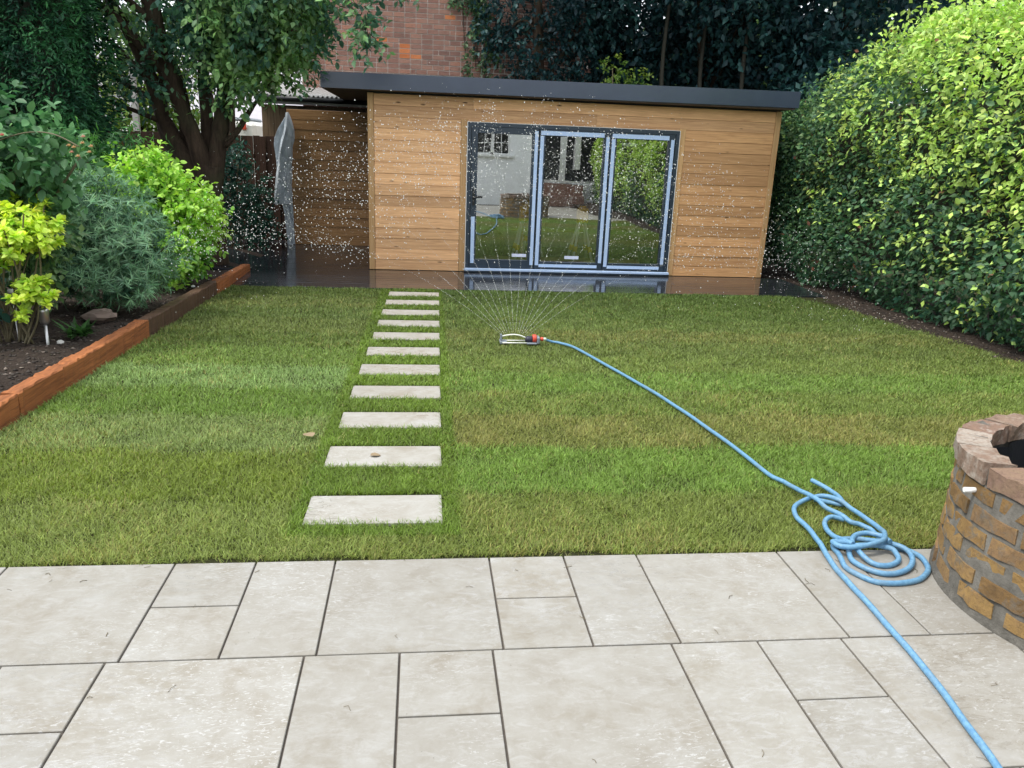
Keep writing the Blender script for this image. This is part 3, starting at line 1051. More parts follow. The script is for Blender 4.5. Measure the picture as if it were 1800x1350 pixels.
for i, (z, xa, xc, xr) in enumerate(ROWS):
    w_ = 0.012 * math.sin(i * 2.3)
    yb_ = YB - 0.055
    dp = 0.10 if z > 0.5 else 0.02
    prof = [(xa, yb_ - dp * 0.55 + w_), (xa + (xc - xa) * 0.45, yb_ - dp * 0.15 - w_), (xc - 0.012, yb_ - 0.004), (xc - 0.020, yb_ - dp * 1.25), (xc + 0.012, yb_ - dp * 1.45 + w_), (xc + (xr - xc) * 0.35, yb_ - dp * 1.05), (xc + (xr - xc) * 0.6, yb_ - dp * 0.85 - w_), (xc + (xr - xc) * 0.85, yb_ - dp * 0.5 + w_), (xr, yb_ - 0.01)]
    vs += [(px_ + 0.004 * rng.normal(), py_ + 0.005 * rng.normal(), z + 0.006 * rng.normal()) for px_, py_ in prof]
for i in range(len(ROWS) - 1):
    for j in range(nn - 1):
        a = i * nn + j
        fs.append((a, a + 1, a + 1 + nn, a + nn))
b.add(vs, fs, False)
o = b.build('plastic_sheet', M['membrane'])
md = o.modifiers.new('thick', 'SOLIDIFY'); md.thickness = 0.004
tag(o, 'loose grey plastic sheet hanging folded down the timber wall corner', 'plastic sheet')

# ------------------------------------------------------------------ fence, outbuilding behind, brick house
fen = thing('board_fence', 'dark brown vertical board fence behind the ivy bush', 'fence', (-3.4, 14.50, -0.2))
for i in range(36):
    x = -1.33 - 0.102 * (i + 1)
    b = MB(); b.box((x, 14.45 + (0.012 if i % 2 else 0), -0.3), (x + 0.108 if i % 2 else x + 0.098, 14.465 + (0.012 if i % 2 else 0), 1.58 + rng.uniform(-0.008, 0.008)), 0.002)
    b.build('fence_board', M['fence'], fen)
b = MB(); b.box((-5.0, 14.479, 0.3), (-1.33, 14.52, 0.38)); b.box((-5.0, 14.479, 1.2), (-1.33, 14.52, 1.28)); b.build('rail', M['fence'], fen)

out = thing('outbuilding', 'old shed with corrugated pale roof behind the plastic sheet', 'shed', (-0.5, 15.2, -0.2))
b = MB(); b.box((-1.78, 14.56, -0.3), (0.1, 18.0, 2.10)); b.build('wall', M['oldboard'], out)
for i in range(6):
    b = MB(); b.box((-1.79 + i * 0.10, 14.53, -0.28), (-1.79 + i * 0.10 + 0.096, 14.557, 2.09), 0.002); b.build('wall_board', M['oldboard'], out)
b = MB(); b.box((-1.86, 14.40, 2.11), (0.15, 14.46, 2.19), 0.004); b.build('barge_board', M['galv'], out)
b = MB(); b.tube([(-1.86, 14.36, 2.20), (0.15, 14.36, 2.19)], 0.045, 10); b.build('gutter', M['black'], out)
nxr, nyr = 150, 6
xs = np.linspace(-1.9, 0.5, nxr)
V, F = [], []
for j in range(nyr):
    yy = 14.34 + j * 0.75
    for x in xs:
        V.append((x, yy, 2.255 + (yy - 14.34) * 0.105 + 0.018 * math.sin(x * 2 * math.pi / 0.076)))
for j in range(nyr - 1):
    for i in range(nxr - 1):
        a = j * nxr + i
        F.append((a, a + 1, a + 1 + nxr, a + nxr))
b = MB(); b.add(V, F, True)
o = b.build('corrugated_roof', M['galv'], out)
md = o.modifiers.new('thick', 'SOLIDIFY'); md.thickness = 0.012

house = thing('brick_house', 'red-brown brick house wall rising behind the garden room roof', 'house', (2.0, 17.0, -0.4))
b = MB(); b.box((-1.45, 17.06, -0.5), (4.3, 24, 6.4)); b.build('wall', M['mortar_pale'], house)
CH, BL = 0.0945, 0.2235
oranges = [(0.157, 3.519), (0.579, 3.447), (0.591, 3.291), (0.70, 3.221), (0.50, 3.221), (1.403, 3.977)]
rest = MB()
br_mesh = {}
for r in range(0, 60):
    z = 0.9 + r * CH
    if z > 6.2:
        break
    x = -1.44 + (0 if r % 2 else -BL / 2)
    i = 0
    while x < 4.2:
        w = BL
        if (i + r * 3) % 7 == 3:
            w = BL / 2          # an odd header breaks the bond
        i += 1
        x0, x1 = max(x, -1.44), x + w
        x += w
        if x1 - x0 < 0.04:
            continue
        pr = rng.uniform(0, 0.006)
        cx, cz = (x0 + x1) / 2, z + CH / 2
        vis = 2.60 < cz < 4.32 and -1.25 < cx < 2.45
        org = any(abs(cx - ox) < BL * 0.5 and abs(cz - oz) < CH * 0.5 for ox, oz in oranges)
        tgt = MB() if vis else rest
        tgt.box((x0 + 0.008, 17.046 - pr, z + 0.009), (x1 - 0.008, 17.07, z + CH - 0.009))
        if vis:
            tgt.build('brick', M['brick_orange'] if org else M['brick_red'], house)
o = rest.build('brickwork', M['brick_red'], house); o['kind'] = 'stuff'
b = MB(); b.tube([(2.10, 17.0, 0.5), (2.12, 17.0, 5.8)], 0.008, 6); b.build('cable', M['white'], house)

# ------------------------------------------------------------------ things beyond the left fence
van = thing('parked_van', 'pale van with red tail light parked beyond the fence', 'van', (-4.6, 22.8, -0.34))
b = MB(); b.box((-6.6, 22.0, 0.15), (-3.35, 23.8, 1.93), 0.10); b.build('body', M['white'], van)
b = MB(); b.box((-6.5, 22.08, 1.93), (-3.5, 23.7, 2.02), 0.04); b.build('roof', M['grey'], van)
b = MB(); b.box((-3.70, 21.96, 1.72), (-3.59, 21.999, 1.98), 0.012); b.build('tail_light', M['red'], van)
b = MB(); b.box((-5.9, 21.985, 1.25), (-4.3, 21.999, 1.62), 0.006); b.build('window', M['glass'], van)
for wx in (-5.9, -4.0):
    b = MB(); b.lathe([(0, 0), (0.30, 0), (0.32, 0.03), (0.32, 0.19), (0, 0.19)], (0, 0, 0), 18)
    me_v = [(wx + p[0], 22.02 + p[2], -0.02 + p[1]) for p in b.v]
    b.v = me_v
    b.build('wheel', M['black'], van)
nh = thing('neighbour_house', 'white house with pale slate roof glimpsed behind the van', 'house', (-6.5, 30, -0.34))
b = MB(); b.box((-10, 27.5, -0.4), (-3.1, 33, 2.0)); b.build('wall', M['white'], nh)
b = MB(); b.add([(-10.3, 27.2, 1.95), (-2.9, 27.2, 1.95), (-2.9, 33.3, 1.95), (-10.3, 33.3, 1.95), (-10.3, 30.2, 4.3), (-2.9, 30.2, 4.3)], [(0, 1, 5, 4), (2, 3, 4, 5), (0, 4, 3), (1, 2, 5), (0, 3, 2, 1)]); b.build('roof', M['roofslate'], nh)
b = MB(); b.box((-5.2, 27.44, 0.6), (-4.2, 27.498, 1.6)); w_ = b.build('window', M['frame'], nh)
post = thing('concrete_post', 'slim pale concrete post behind the leaning tree branches', 'post', (-4.35, 16.0, -0.34))
b = MB(); b.add([(-4.42, 15.95, -0.4), (-4.30, 15.95, -0.4), (-4.30, 16.05, -0.4), (-4.42, 16.05, -0.4), (-4.36, 15.96, 2.72), (-4.27, 15.96, 2.72), (-4.27, 16.04, 2.72), (-4.36, 16.04, 2.72)], [(0, 3, 2, 1), (4, 5, 6, 7), (0, 1, 5, 4), (1, 2, 6, 5), (2, 3, 7, 6), (3, 0, 4, 7)]); b.build('shaft', M['concrete'], post)
b = MB(); b.box((-4.38, 15.945, 2.5), (-4.26, 15.953, 2.56)); b.build('bracket', M['steel'], post)
stump = thing('cut_post', 'red-brown cut timber post poking out of the dark shrub', 'post', (-3.02, 11.2, 0.0))
b = MB(); b.box((-3.10, 11.16, -0.2), (-2.95, 11.24, 1.52), 0.01); b.build('post', M['sleeper'], stump)
b = MB(); b.box((-3.16, 11.10, 1.36), (-2.98, 11.155, 1.40), 0.006); b.build('crosspiece', M['plank'], stump)

# ------------------------------------------------------------------ the house behind the camera (mirrored in the glass)
own = thing('rendered_house', 'white rendered house behind the viewer, mirrored in the glass doors', 'house', (0, -2.6, 0))
b = MB(); b.box((-7.5, -8, -0.2), (4.42, -2.62, 1.50)); b.box((-7.5, -8, 1.50), (2.55, -2.62, 2.55)); b.box((3.65, -8, 1.50), (4.42, -2.62, 2.55)); b.box((-7.5, -8, 2.55), (4.42, -2.62, 3.0))
b.box((4.42, -8, -0.2), (6.9, -3.2, 0.72)); b.box((4.42, -8, 2.6), (6.9, -3.2, 3.0))
b.build('wall', M['render'], own)
b = MB(); b.box((2.45, -2.619, 1.44), (3.78, -2.53, 1.50)); b.build('window_sill', M['white'], own)
b = MB()
b.box((2.55, -2.70, 1.50), (2.62, -2.64, 2.55)); b.box((3.58, -2.70, 1.50), (3.65, -2.64, 2.55)); b.box((3.05, -2.70, 1.50), (3.15, -2.64, 2.55)); b.box((2.62, -2.70, 1.50), (3.58, -2.64, 1.56))
for x in (2.83, 3.37):
    b.box((x, -2.68, 1.56), (x + 0.02, -2.66, 2.55))
for z in (1.85, 2.18):
    b.box((2.62, -2.679, z), (3.58, -2.659, z + 0.02))
w_ = b.build('window', M['white'], own)
b = MB(); b.add([(2.55, -2.75, 1.5), (3.65, -2.75, 1.5), (3.65, -2.75, 2.55), (2.55, -2.75, 2.55)], [(0, 1, 2, 3)]); b.build('pane', M['black'], w_)
b = MB(); b.box((4.425, -3.19, 0.74), (6.9, -3.16, 0.80)); b.box((4.425, -3.24, 0.80), (4.60, -3.16, 2.6)); b.box((5.32, -3.24, 0.80), (5.52, -3.16, 2.6)); b.box((5.78, -3.24, 1.15), (5.95, -2.95, 2.6))
b.build('door_frame', M['white'], own)
b = MB(); b.box((4.43, -3.4, 0.80), (6.9, -3.3, 2.58)); b.build('door_opening', M['blackwall'], own)
b = MB(); b.box((4.45, -3.15, 0), (6.1, -2.6, 0.35)); b.box((4.45, -3.15, 0.35), (6.1, -2.9, 0.7)); b.build('step', M['brick_red'], own)

# ------------------------------------------------------------------ round brick planter
PC = Vector((3.535, 2.345, 0))
PR = 0.61
pl = thing('round_planter', 'round brick planter with black lining at the right patio edge', 'brick planter', PC)


def arc_block(r0, r1, a0, a1, z0, z1, mat, name, rough=0.003, nseg=4, parent=pl):
    vs, fs = [], []
    for i in range(nseg + 1):
        a = a0 + (a1 - a0) * i / nseg
        for (r, z) in ((r0, z0), (r1, z0), (r1, z1), (r0, z1)):
            rr = r + rng.normal() * rough
            aa = a + rng.normal() * rough * 0.8
            vs.append((PC.x + rr * math.cos(aa), PC.y + rr * math.sin(aa), z + rng.normal() * rough))
    for i in range(nseg):
        for k in range(4):
            p, q = i * 4 + k, i * 4 + (k + 1) % 4
            fs.append((p, q, q + 4, p + 4))
    fs += [(3, 2, 1, 0), (nseg * 4, nseg * 4 + 1, nseg * 4 + 2, nseg * 4 + 3)]
    bb = MB(); bb.add(vs, fs)
    return bb.build(name, mat, parent)


b = MB()
b.lathe([(PR + 0.012, -0.02), (PR + 0.012, 0.012), (PR - 0.006, 0.03), (PR - 0.0075, 0.478), (PR - 0.02, 0.481), (PR - 0.095, 0.481), (PR - 0.095, -0.02)], PC, 72)
o = b.build('mortar_core', M['mortar'], pl)
nb = 17
for c in range(6):
    z0 = 0.018 + c * 0.0772
    for i in range(nb):
        off = (0.5 if c % 2 else 0) + 0.16
        a0 = 2 * math.pi * (i + off) / nb
        a1 = a0 + 2 * math.pi / nb
        ga = 0.016 * rng.uniform(0.7, 2.4)
        arc_block(PR - 0.07, PR + rng.uniform(-0.006, 0.001), a0 + ga, a1 - ga * rng.uniform(0.7, 1.6), z0 + rng.uniform(0.005, 0.014), z0 + 0.0772 - rng.uniform(0.005, 0.016), M['brick_stock'], 'brick')
nt = 17
for i in range(nt):
    a0 = 2 * math.pi * (i + 0.35) / nt
    a1 = a0 + 2 * math.pi / nt
    e = rng.uniform(-0.006, 0.008)
    arc_block(PR - 0.115 + e, PR + 0.004 + e, a0 + 0.012, a1 - 0.012, 0.482, 0.553 + rng.uniform(-0.005, 0.006), M['brick_cap'], 'coping_brick', 0.004, 5)
b = MB(); b.lathe([(PR - 0.104, 0.483), (PR - 0.006, 0.483), (PR - 0.010, 0.545), (PR - 0.098, 0.545)], PC, 72); b.build('mortar_joint', M['mortar'], pl)
# black liner, wavy
vs, fs = [], []; na = 72
for j, (rr, z) in enumerate([(PR - 0.135, 0.50), (PR - 0.15, 0.36), (PR - 0.16, 0.2), (PR - 0.2, 0.05), (0.0, 0.05)]):
    for i in range(na):
        a = 2 * math.pi * i / na
        w = 0.014 * math.sin(a * 11 + j) * (1 if j < 4 else 0) + 0.006 * math.sin(a * 23)
        vs.append((PC.x + (rr + w) * math.cos(a), PC.y + (rr + w) * math.sin(a), z + (0.02 * math.sin(a * 5 + 1) if j == 0 else 0)))
for j in range(4):
    for i in range(na):
        p, q = j * na + i, j * na + (i + 1) % na
        fs.append((p, q, q + na, p + na))
b = MB(); b.add(vs, fs, True); b.build('black_liner', plain('black_liner', (0.018, 0.019, 0.022), 0.3, bump=0.4), pl)
pa = math.radians(172)
b = MB(); b.tube([(PC.x + 0.58 * math.cos(pa), PC.y + 0.58 * math.sin(pa), 0.44), (PC.x + 0.645 * math.cos(pa), PC.y + 0.645 * math.sin(pa), 0.438)], 0.0095, 10); b.build('overflow_pipe', M['white'], pl)
# white offcut leaning on it
b = MB(); b.box((-0.035, -0.012, 0), (0.035, 0.012, 0.42), 0.002, Matrix.Translation((2.985, 2.045, 0.0)) @ Matrix.Rotation(R(38), 4, 'Z') @ Matrix.Rotation(R(-9), 4, 'X'))
tag(b.build('white_board', M['white']), 'white plastic board end standing against the planter foot', 'board')

# ------------------------------------------------------------------ sprinkler and hose
SX, SY = 1.615, 6.715
SZ = lawn_z(SY) + 0.012
sp = thing('sprinkler', 'oscillating lawn sprinkler with arched tube and orange dial', 'sprinkler', (SX + 0.18, SY, SZ))
zx = lambda v: SX + (v - 205) * 0.00037
zz_ = lambda v: SZ + (480 - v) * 0.00037
b = MB(); b.box((zx(205), SY - 0.055, SZ), (zx(250), SY + 0.055, SZ + 0.026), 0.005); b.box((zx(212), SY - 0.018, SZ + 0.026), (zx(258), SY + 0.018, zz_(258)), 0.005); b.box((zx(250), SY - 0.045, SZ), (zx(380), SY + 0.05, SZ + 0.020), 0.005)
b.build('end_bracket', M['grey'], sp)
arch = [(zx(240), SY, zz_(318)), (zx(330), SY, zz_(298)), (zx(440), SY, zz_(280)), (zx(560), SY, zz_(274)), (zx(680), SY, zz_(290)), (zx(760), SY, zz_(318)), (zx(850), SY, zz_(355))]
b = MB(); b.tube(spline(arch, 4), 0.0068, 10); o = b.build('spray_tube', M['alu'], sp)
ap = spline(arch, 8)
b = MB()
noz = []
for i in range(16):
    p = ap[4 + int(i * (len(ap) - 9) / 15)]
    noz.append(p)
    b.tube([p + Vector((0, 0, 0.004)), p + Vector((0, 0, 0.010))], 0.0022, 6)
b.build('nozzle_strip', M['black'], o)
for yy in (-0.045, 0.045):
    b = MB(); b.tube([(zx(250), SY + yy, SZ + 0.012), (zx(845), SY + yy, SZ + 0.012)], 0.0062, 8); b.build('base_tube', M['alu'], sp)
b = MB(); b.lathe([(0, 0), (0.024, 0), (0.030, 0.02), (0.031, 0.10), (0, 0.10)], (zx(820), SY, zz_(385)), 16, 'x'); b.build('motor', M['navy'], sp)
b = MB(); b.lathe([(0, 0), (0.034, 0), (0.036, 0.008), (0.036, 0.026), (0.034, 0.034), (0, 0.034)], (zx(990), SY - 0.004, zz_(360)), 14, 'x'); b.build('dial', M['red'], sp)
b = MB(); b.box((zx(1085), SY - 0.04, SZ), (zx(1165), SY + 0.04, zz_(310)), 0.008); b.box((zx(840), SY - 0.055, SZ), (zx(1085), SY + 0.055, SZ + 0.014), 0.004); b.build('end_block', M['grey'], sp)
b = MB(); b.lathe([(0, 0), (0.013, 0), (0.013, 0.008), (0.017, 0.008), (0.018, 0.028), (0.013, 0.034), (0, 0.034)], (zx(1166), SY, zz_(375)), 12, 'x'); b.build('tap_connector', M['red'], sp)

hose = thing('garden_hose', 'light blue garden hose running from sprinkler to coil and patio', 'hose', (2.75, 2.75, 0.0))
HR = 0.0112
main = [(zx(1262), SY, zz_(375)), (2.09, 6.745, -0.082), (2.156, 6.702, -0.083), (2.251, 6.525, -0.078), (2.354, 6.07, -0.066), (2.463, 5.567, -0.053), (2.553, 5.119, -0.041), (2.619, 4.691, -0.03), (2.665, 4.29, -0.019), (2.7, 3.935, -0.01), (2.717, 3.596, -0.001),
        (2.75, 3.469, 0.007), (2.761, 3.375, 0.016), (2.772, 3.284, 0.03), (2.786, 3.218, 0.034), (2.793, 3.124, 0.03), (2.822, 3.054, 0.032), (2.842, 3.009, 0.021), (2.885, 2.984, 0.014), (2.912, 2.946, 0.008), (2.905, 2.873, 0.008), (2.886, 2.81, 0.008),
        (2.918, 2.785, 0.010), (2.971, 2.752, 0.010), (2.985, 2.674, 0.010), (2.94, 2.585, 0.010), (2.864, 2.530, 0.010), (2.752, 2.507, 0.010), (2.665, 2.538, 0.010), (2.622, 2.635, 0.010), (2.646, 2.726, 0.010), (2.650, 2.782, 0.012), (2.662, 2.812, 0.022), (2.705, 2.837, 0.024), (2.759, 2.843, 0.024), (2.823, 2.823, 0.027), (2.903, 2.782, 0.030), (2.944, 2.729, 0.026), (2.912, 2.645, 0.018), (2.829, 2.585, 0.012), (2.738, 2.582, 0.012), (2.684, 2.645, 0.012), (2.680, 2.709, 0.014), (2.712, 2.768, 0.024), (2.772, 2.776, 0.030), (2.845, 2.765, 0.030), (2.885, 2.735, 0.026), (2.872, 2.678, 0.012), (2.806, 2.640, 0.010), (2.748, 2.660, 0.012), (2.726, 2.715, 0.028), (2.722, 2.769, 0.036), (2.738, 2.805, 0.038), (2.78, 2.851, 0.038), (2.84, 2.860, 0.040), (2.880, 2.825, 0.044), (2.885, 2.77, 0.047)]
loop = [(2.713, 2.757, 0.046), (2.700, 2.803, 0.040), (2.69, 2.863, 0.026), (2.694, 2.935, 0.022), (2.723, 3.008, 0.022), (2.775, 3.050, 0.024), (2.83, 3.035, 0.016)]
tail = [(2.884, 3.46, 0.022), (2.912, 3.4, 0.018), (2.93, 3.342, 0.014), (2.935, 3.279, 0.014), (2.915, 3.20, 0.012), (2.87, 3.235, 0.006), (2.80, 3.262, 0.010)]
over = [(2.720, 2.771, 0.040), (2.645, 2.79, 0.042), (2.650, 2.755, 0.042), (2.692, 2.731, 0.046), (2.78, 2.738, 0.054), (2.851, 2.765, 0.060), (2.905, 2.846, 0.048), (2.930, 2.927, 0.030), (2.927, 3.031, 0.026), (2.915, 3.131, 0.024), (2.895, 3.205, 0.032), (2.852, 3.265, 0.026), (2.796, 3.267, 0.018), (2.718, 3.231, 0.013), (2.645, 3.149, 0.016), (2.617, 3.051, 0.018), (2.619, 2.965, 0.02), (2.608, 2.875, 0.022), (2.6, 2.79, 0.018), (2.581, 2.675, 0.011), (2.572, 2.554, 0.0105), (2.57, 2.416, 0.0105), (2.56, 2.201, 0.0105), (2.546, 1.985, 0.0105), (2.517, 1.776, 0.0105), (2.486, 1.578, 0.0105), (2.44, 1.35, 0.0105), (2.30, 0.9, 0.0105), (2.1, 0.2, 0.0105), (1.9, -1.2, 0.0105)]
def wob(P, a):
    out_ = []
    for i, p in enumerate(P):
        out_.append(p + Vector((a * math.sin(i * 0.9), a * math.cos(i * 0.7), 0)))
    return out_
pm = spline(main, 6)
b = MB()
sa, sb = wob(pm, 0.0012), spline(loop, 6)
b.tube(sa, HR, 10)
b.build('tube', M['hose'], hose)
b = MB(); b.tube(sb, HR, 10); b.build('tube', M['hose'], hose)
b = MB(); b.tube(spline(tail, 6), HR, 10); b.build('tube', M['hose'], hose)
b = MB(); b.tube(wob(spline(over, 6), 0.001), HR, 10); b.build('tube', M['hose'], hose)
b = MB(); b.lathe([(0, 0), (0.0135, 0), (0.015, 0.006), (0.014, 0.020), (0.011, 0.026), (0, 0.026)], (zx(1258), SY, zz_(375)), 12, 'x'); b.build('hose_nut', M['palegreen'], hose)

# ------------------------------------------------------------------ water in the air
def spray():
    g_ = 9.81
    P, Rr = [], []
    n = len(noz)
    th = np.linspace(-50, 52, n) * math.pi / 180
    # unbroken jets near the tube
    ph0 = R(21)
    for k in range(n):
        v0 = 6.6
        vx, vn = v0 * math.sin(th[k]), v0 * math.cos(th[k])
        t_ = 0.004
        while t_ < 0.30:
            pos = np.array(noz[k]) + np.array([vx, vn * math.sin(ph0), vn * math.cos(ph0)]) * t_ + np.array([0, 0, -0.5 * g_ * t_ * t_])
            jt = 0.006 * t_ / 0.3
            P.append(pos + rng.normal(size=3) * jt)
            Rr.append(0.0013 + 0.0014 * rng.random())
            t_ += (0.0011 if t_ < 0.12 else 0.0022) * (0.4 + 1.3 * rng.random())
    # drops from the earlier part of the sweep
    for i in range(10500):
        k = int(np.clip(rng.normal((n - 1) / 2, n / 2.5), 0, n - 1))
        t_ = 0.22 + 0.92 * rng.random() ** 0.8
        ph = ph0 + 0.10 - 0.28 * t_ + 0.05 * rng.normal() + (0.14 if rng.random() < 0.45 else 0)
        v0 = 6.6 * (1 + 0.03 * rng.normal()) * (1 - 0.07 * t_)
        a = th[k] * (1 - 0.05 * t_) + 0.018 * rng.normal()
        vx, vn = v0 * math.sin(a), v0 * math.cos(a)
        pos = np.array(noz[k]) + np.array([vx, vn * math.sin(ph), vn * math.cos(ph)]) * t_ + np.array([0, 0, -0.5 * g_ * t_ * t_])
        pos = pos + rng.normal(size=3) * np.array([0.05, 0.06, 0.05]) * t_
        if pos[2] < lawn_z(pos[1]) + 0.03 or pos[1] > 11.2 or pos[0] > 6.35 or pos[0] < -1.35 or pos[1] < 4.0 or (pos[2] < 0.5 and rng.random() < 0.55):
            continue
        P.append(pos)
        Rr.append(0.0019 + 0.0046 * rng.random() ** 2.0)
    P, Rr = np.array(P), np.array(Rr)
    base = np.array([(1, 0, 0), (0, 1, 0), (-1, 0, 0), (0, -1, 0), (0, 0, 1.1), (0, 0, -1.1)])
    fs = np.array([(0, 1, 4), (1, 2, 4), (2, 3, 4), (3, 0, 4), (1, 0, 5), (2, 1, 5), (3, 2, 5), (0, 3, 5)])
    V = (P[:, None] + base[None] * Rr[:, None, None]).reshape(-1, 3)
    F = (fs[None] + (np.arange(len(P)) * 6)[:, None, None]).reshape(-1, 3)
    o = link('water_spray', mesh_np('water_spray', V, None, F, None, True), M['water'])
    o['kind'] = 'stuff'


spray()

# ------------------------------------------------------------------ grass
def grass():
    Rb_ = [2.79, 3.43, 4.08, 4.68, 5.2, 5.75, 6.3, 6.9]
    Lb_ = [2.79, 3.38, 4.04, 4.66, 5.28, 5.9, 6.57, 7.15]
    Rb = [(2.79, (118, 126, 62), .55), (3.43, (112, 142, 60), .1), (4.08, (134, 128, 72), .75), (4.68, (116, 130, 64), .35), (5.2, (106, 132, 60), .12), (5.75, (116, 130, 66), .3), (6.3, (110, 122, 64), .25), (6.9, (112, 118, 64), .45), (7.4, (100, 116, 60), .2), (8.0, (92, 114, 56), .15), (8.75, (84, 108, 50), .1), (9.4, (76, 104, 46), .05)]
    Lb = [(2.79, (128, 138, 72), .4), (3.38, (108, 120, 40), .08), (4.04, (134, 150, 92), .3), (4.66, (104, 134, 54), .05), (5.28, (128, 154, 96), .2), (5.9, (106, 128, 62), .12), (6.57, (94, 110, 52), .2), (7.15, (118, 128, 72), .35), (7.83, (98, 114, 62), .2), (8.46, (108, 118, 66), .3), (9.2, (94, 110, 54), .1)]
    xs, ys, ws = [], [], []
    y = LY0 - 0.004
    while y < LY1:
        d = max(y, 2.8)
        dens = 33000 * (3.0 / d) ** 1.5
        n = int(dens * 0.10 * (6.4 - LX0))
        xs.append(rng.uniform(LX0, 6.4, n)); ys.append(rng.uniform(y, min(y + 0.1, LY1), n)); ws.append(np.full(n, 0.0015 * (d / 3.0) ** 0.8))
        y += 0.1
    x, y, w = np.concatenate(xs), np.concatenate(ys), np.concatenate(ws)
    keep = x < right_edge(y) + 0.05 * rng.normal(size=len(x))
    for sx, sy in stones:
        inside = (x > sx - 0.004 - 0.006 * np.sin(y * 40)) & (x < sx + SW + 0.002) & (y < sy + 0.026) & (y > sy - SD + 0.012)
        keep &= ~inside
    for T_, mm in ((Rb_, x >= 0.72), (Lb_, x < 0.72)):
        for yb in T_[1:]:
            keep &= ~(mm & (np.abs(y - yb - 0.012 * np.sin(x * 5 + yb)) < 0.008) & (rng.random(len(x)) < 0.75))
    # ragged front edge and turf seams
    keep &= ~((y < 2.806 + 0.013 * (1 + np.sin(x * 13) + np.sin(x * 5.3))) & (rng.random(len(x)) < 0.9))
    keep &= ~((np.hypot(x - PC.x, y - PC.y) < PR + 0.01))
    x, y, w = x[keep], y[keep], w[keep]
    P2 = np.stack([x, y], 1)
    midpath = (x > 0.36 + 0.012 * (y - 3) * 1.0) & (x < 1.10 + 0.012 * (y - 3)) & (y > 3.0)
    left = x < 0.72
    yj = y + 0.03 * np.sin(x * 3.1 + 1.3) + 0.02 * np.sin(x * 11) + 0.035 * rng.normal(size=len(y))
    col = np.zeros((len(x), 3)); dry = np.zeros(len(x))
    for T, m in ((Rb, ~left), (Lb, left)):
        e = np.array([t[0] for t in T] + [99])
        i = np.clip(np.searchsorted(e, yj) - 1, 0, len(T) - 1)
        cc = np.array([srgb(*t[1]) for t in T]); dd = np.array([t[2] for t in T])
        # each strip is several turves long, each with its own tone
        tv = np.floor((x + i * 0.77 + 5) / 1.65).astype(int)
        tone = 1 + 0.12 * np.sin(tv * 12.9 + i * 7.7)
        col[m] = (cc[i] * tone[:, None])[m]; dry[m] = dd[i][m]
    mp = srgb(98, 124, 34)
    col[midpath] = mp * (1 + 0.08 * np.sin(np.floor(y[midpath] / 0.61) * 5.1))[:, None]; dry[midpath] = 0.03
    n1 = wnoise(P2, 3.2, 1); n2 = wnoise(P2, 11, 2); n3 = wnoise(P2, 1.1, 3)
    n4 = wnoise(P2, 24, 4)
    col *= (1 + 0.09 * n1 + 0.11 * n2 + 0.09 * n4)[:, None]
    # yellow-green lush patches and straw patches
    lush = np.clip(n3 * 0.6 + n1 * 0.3, 0, 1)[:, None]
    col = col * (1 - 0.25 * lush) + srgb(104, 136, 44) * 0.25 * lush
    straw = (rng.random(len(x)) < np.clip(dry * (0.24 + 0.42 * n1 + 0.30 * n2), 0.015, 0.6))
    col[straw] = srgb(158, 140, 88) * rng.uniform(0.6, 1.15, (straw.sum(), 1))
    mean_ = np.array(srgb(115, 130, 66)); mean_ = mean_ * np.array([0.96, 1.02, 1.06]); col = col * 0.56 + mean_ * 0.44
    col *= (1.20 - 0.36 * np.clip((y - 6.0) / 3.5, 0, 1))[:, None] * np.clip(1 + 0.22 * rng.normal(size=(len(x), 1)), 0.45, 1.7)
    tips = rng.random(len(x)) < 0.06
    col[tips] *= 1.5
    L = (0.021 + 0.021 * rng.random(len(x)) ** 1.6) * (1 + 0.2 * n2) * np.where(midpath, 1.15, 1.0)
    fa = 1.2 * n1 + 0.8 * n2 + np.where(rng.random(len(x)) < 0.5, 0, math.pi) + 0.95 * rng.normal(size=len(x))
    lean = np.clip(1.08 + 0.30 * rng.normal(size=len(x)), 0.1, 1.5)
    hx, hy = np.cos(fa), np.sin(fa)
    z0 = lawn_z(y) - 0.014
    up = np.cos(lean * 0.55) * L * 0.55
    ho = np.sin(lean * 0.55) * L * 0.55
    mx_, my_, mz_ = x + hx * ho, y + hy * ho, z0 + up
    tx, ty, tz = mx_ + hx * np.sin(lean) * L * 0.55, my_ + hy * np.sin(lean) * L * 0.55, mz_ + np.cos(lean) * L * 0.55
    # blades do not lie over the slabs of the patio
    ty = np.maximum(ty, 2.765); 
    sx_, sy_ = -hy, hx
    r_ = rng.normal(size=len(x)) * 0.7
    cx, cy = sx_ * np.cos(r_) - sy_ * np.sin(r_) , sx_ * np.sin(r_) + sy_ * np.cos(r_)
    V = np.stack([np.stack([x - cx * w, y - cy * w, z0], 1), np.stack([x + cx * w, y + cy * w, z0], 1),
                  np.stack([mx_ + cx * w * 0.8, my_ + cy * w * 0.8, mz_], 1), np.stack([mx_ - cx * w * 0.8, my_ - cy * w * 0.8, mz_], 1),
                  np.stack([tx, ty, tz], 1)], 1).reshape(-1, 3)
    k = np.arange(len(x)) * 5
    F4 = np.stack([k, k + 1, k + 2, k + 3], 1); F3 = np.stack([k + 3, k + 2, k + 4], 1)
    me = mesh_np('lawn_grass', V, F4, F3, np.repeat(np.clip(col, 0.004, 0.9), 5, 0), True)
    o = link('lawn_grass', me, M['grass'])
    o['kind'] = 'stuff'
    print('grass blades', len(x))


grass()

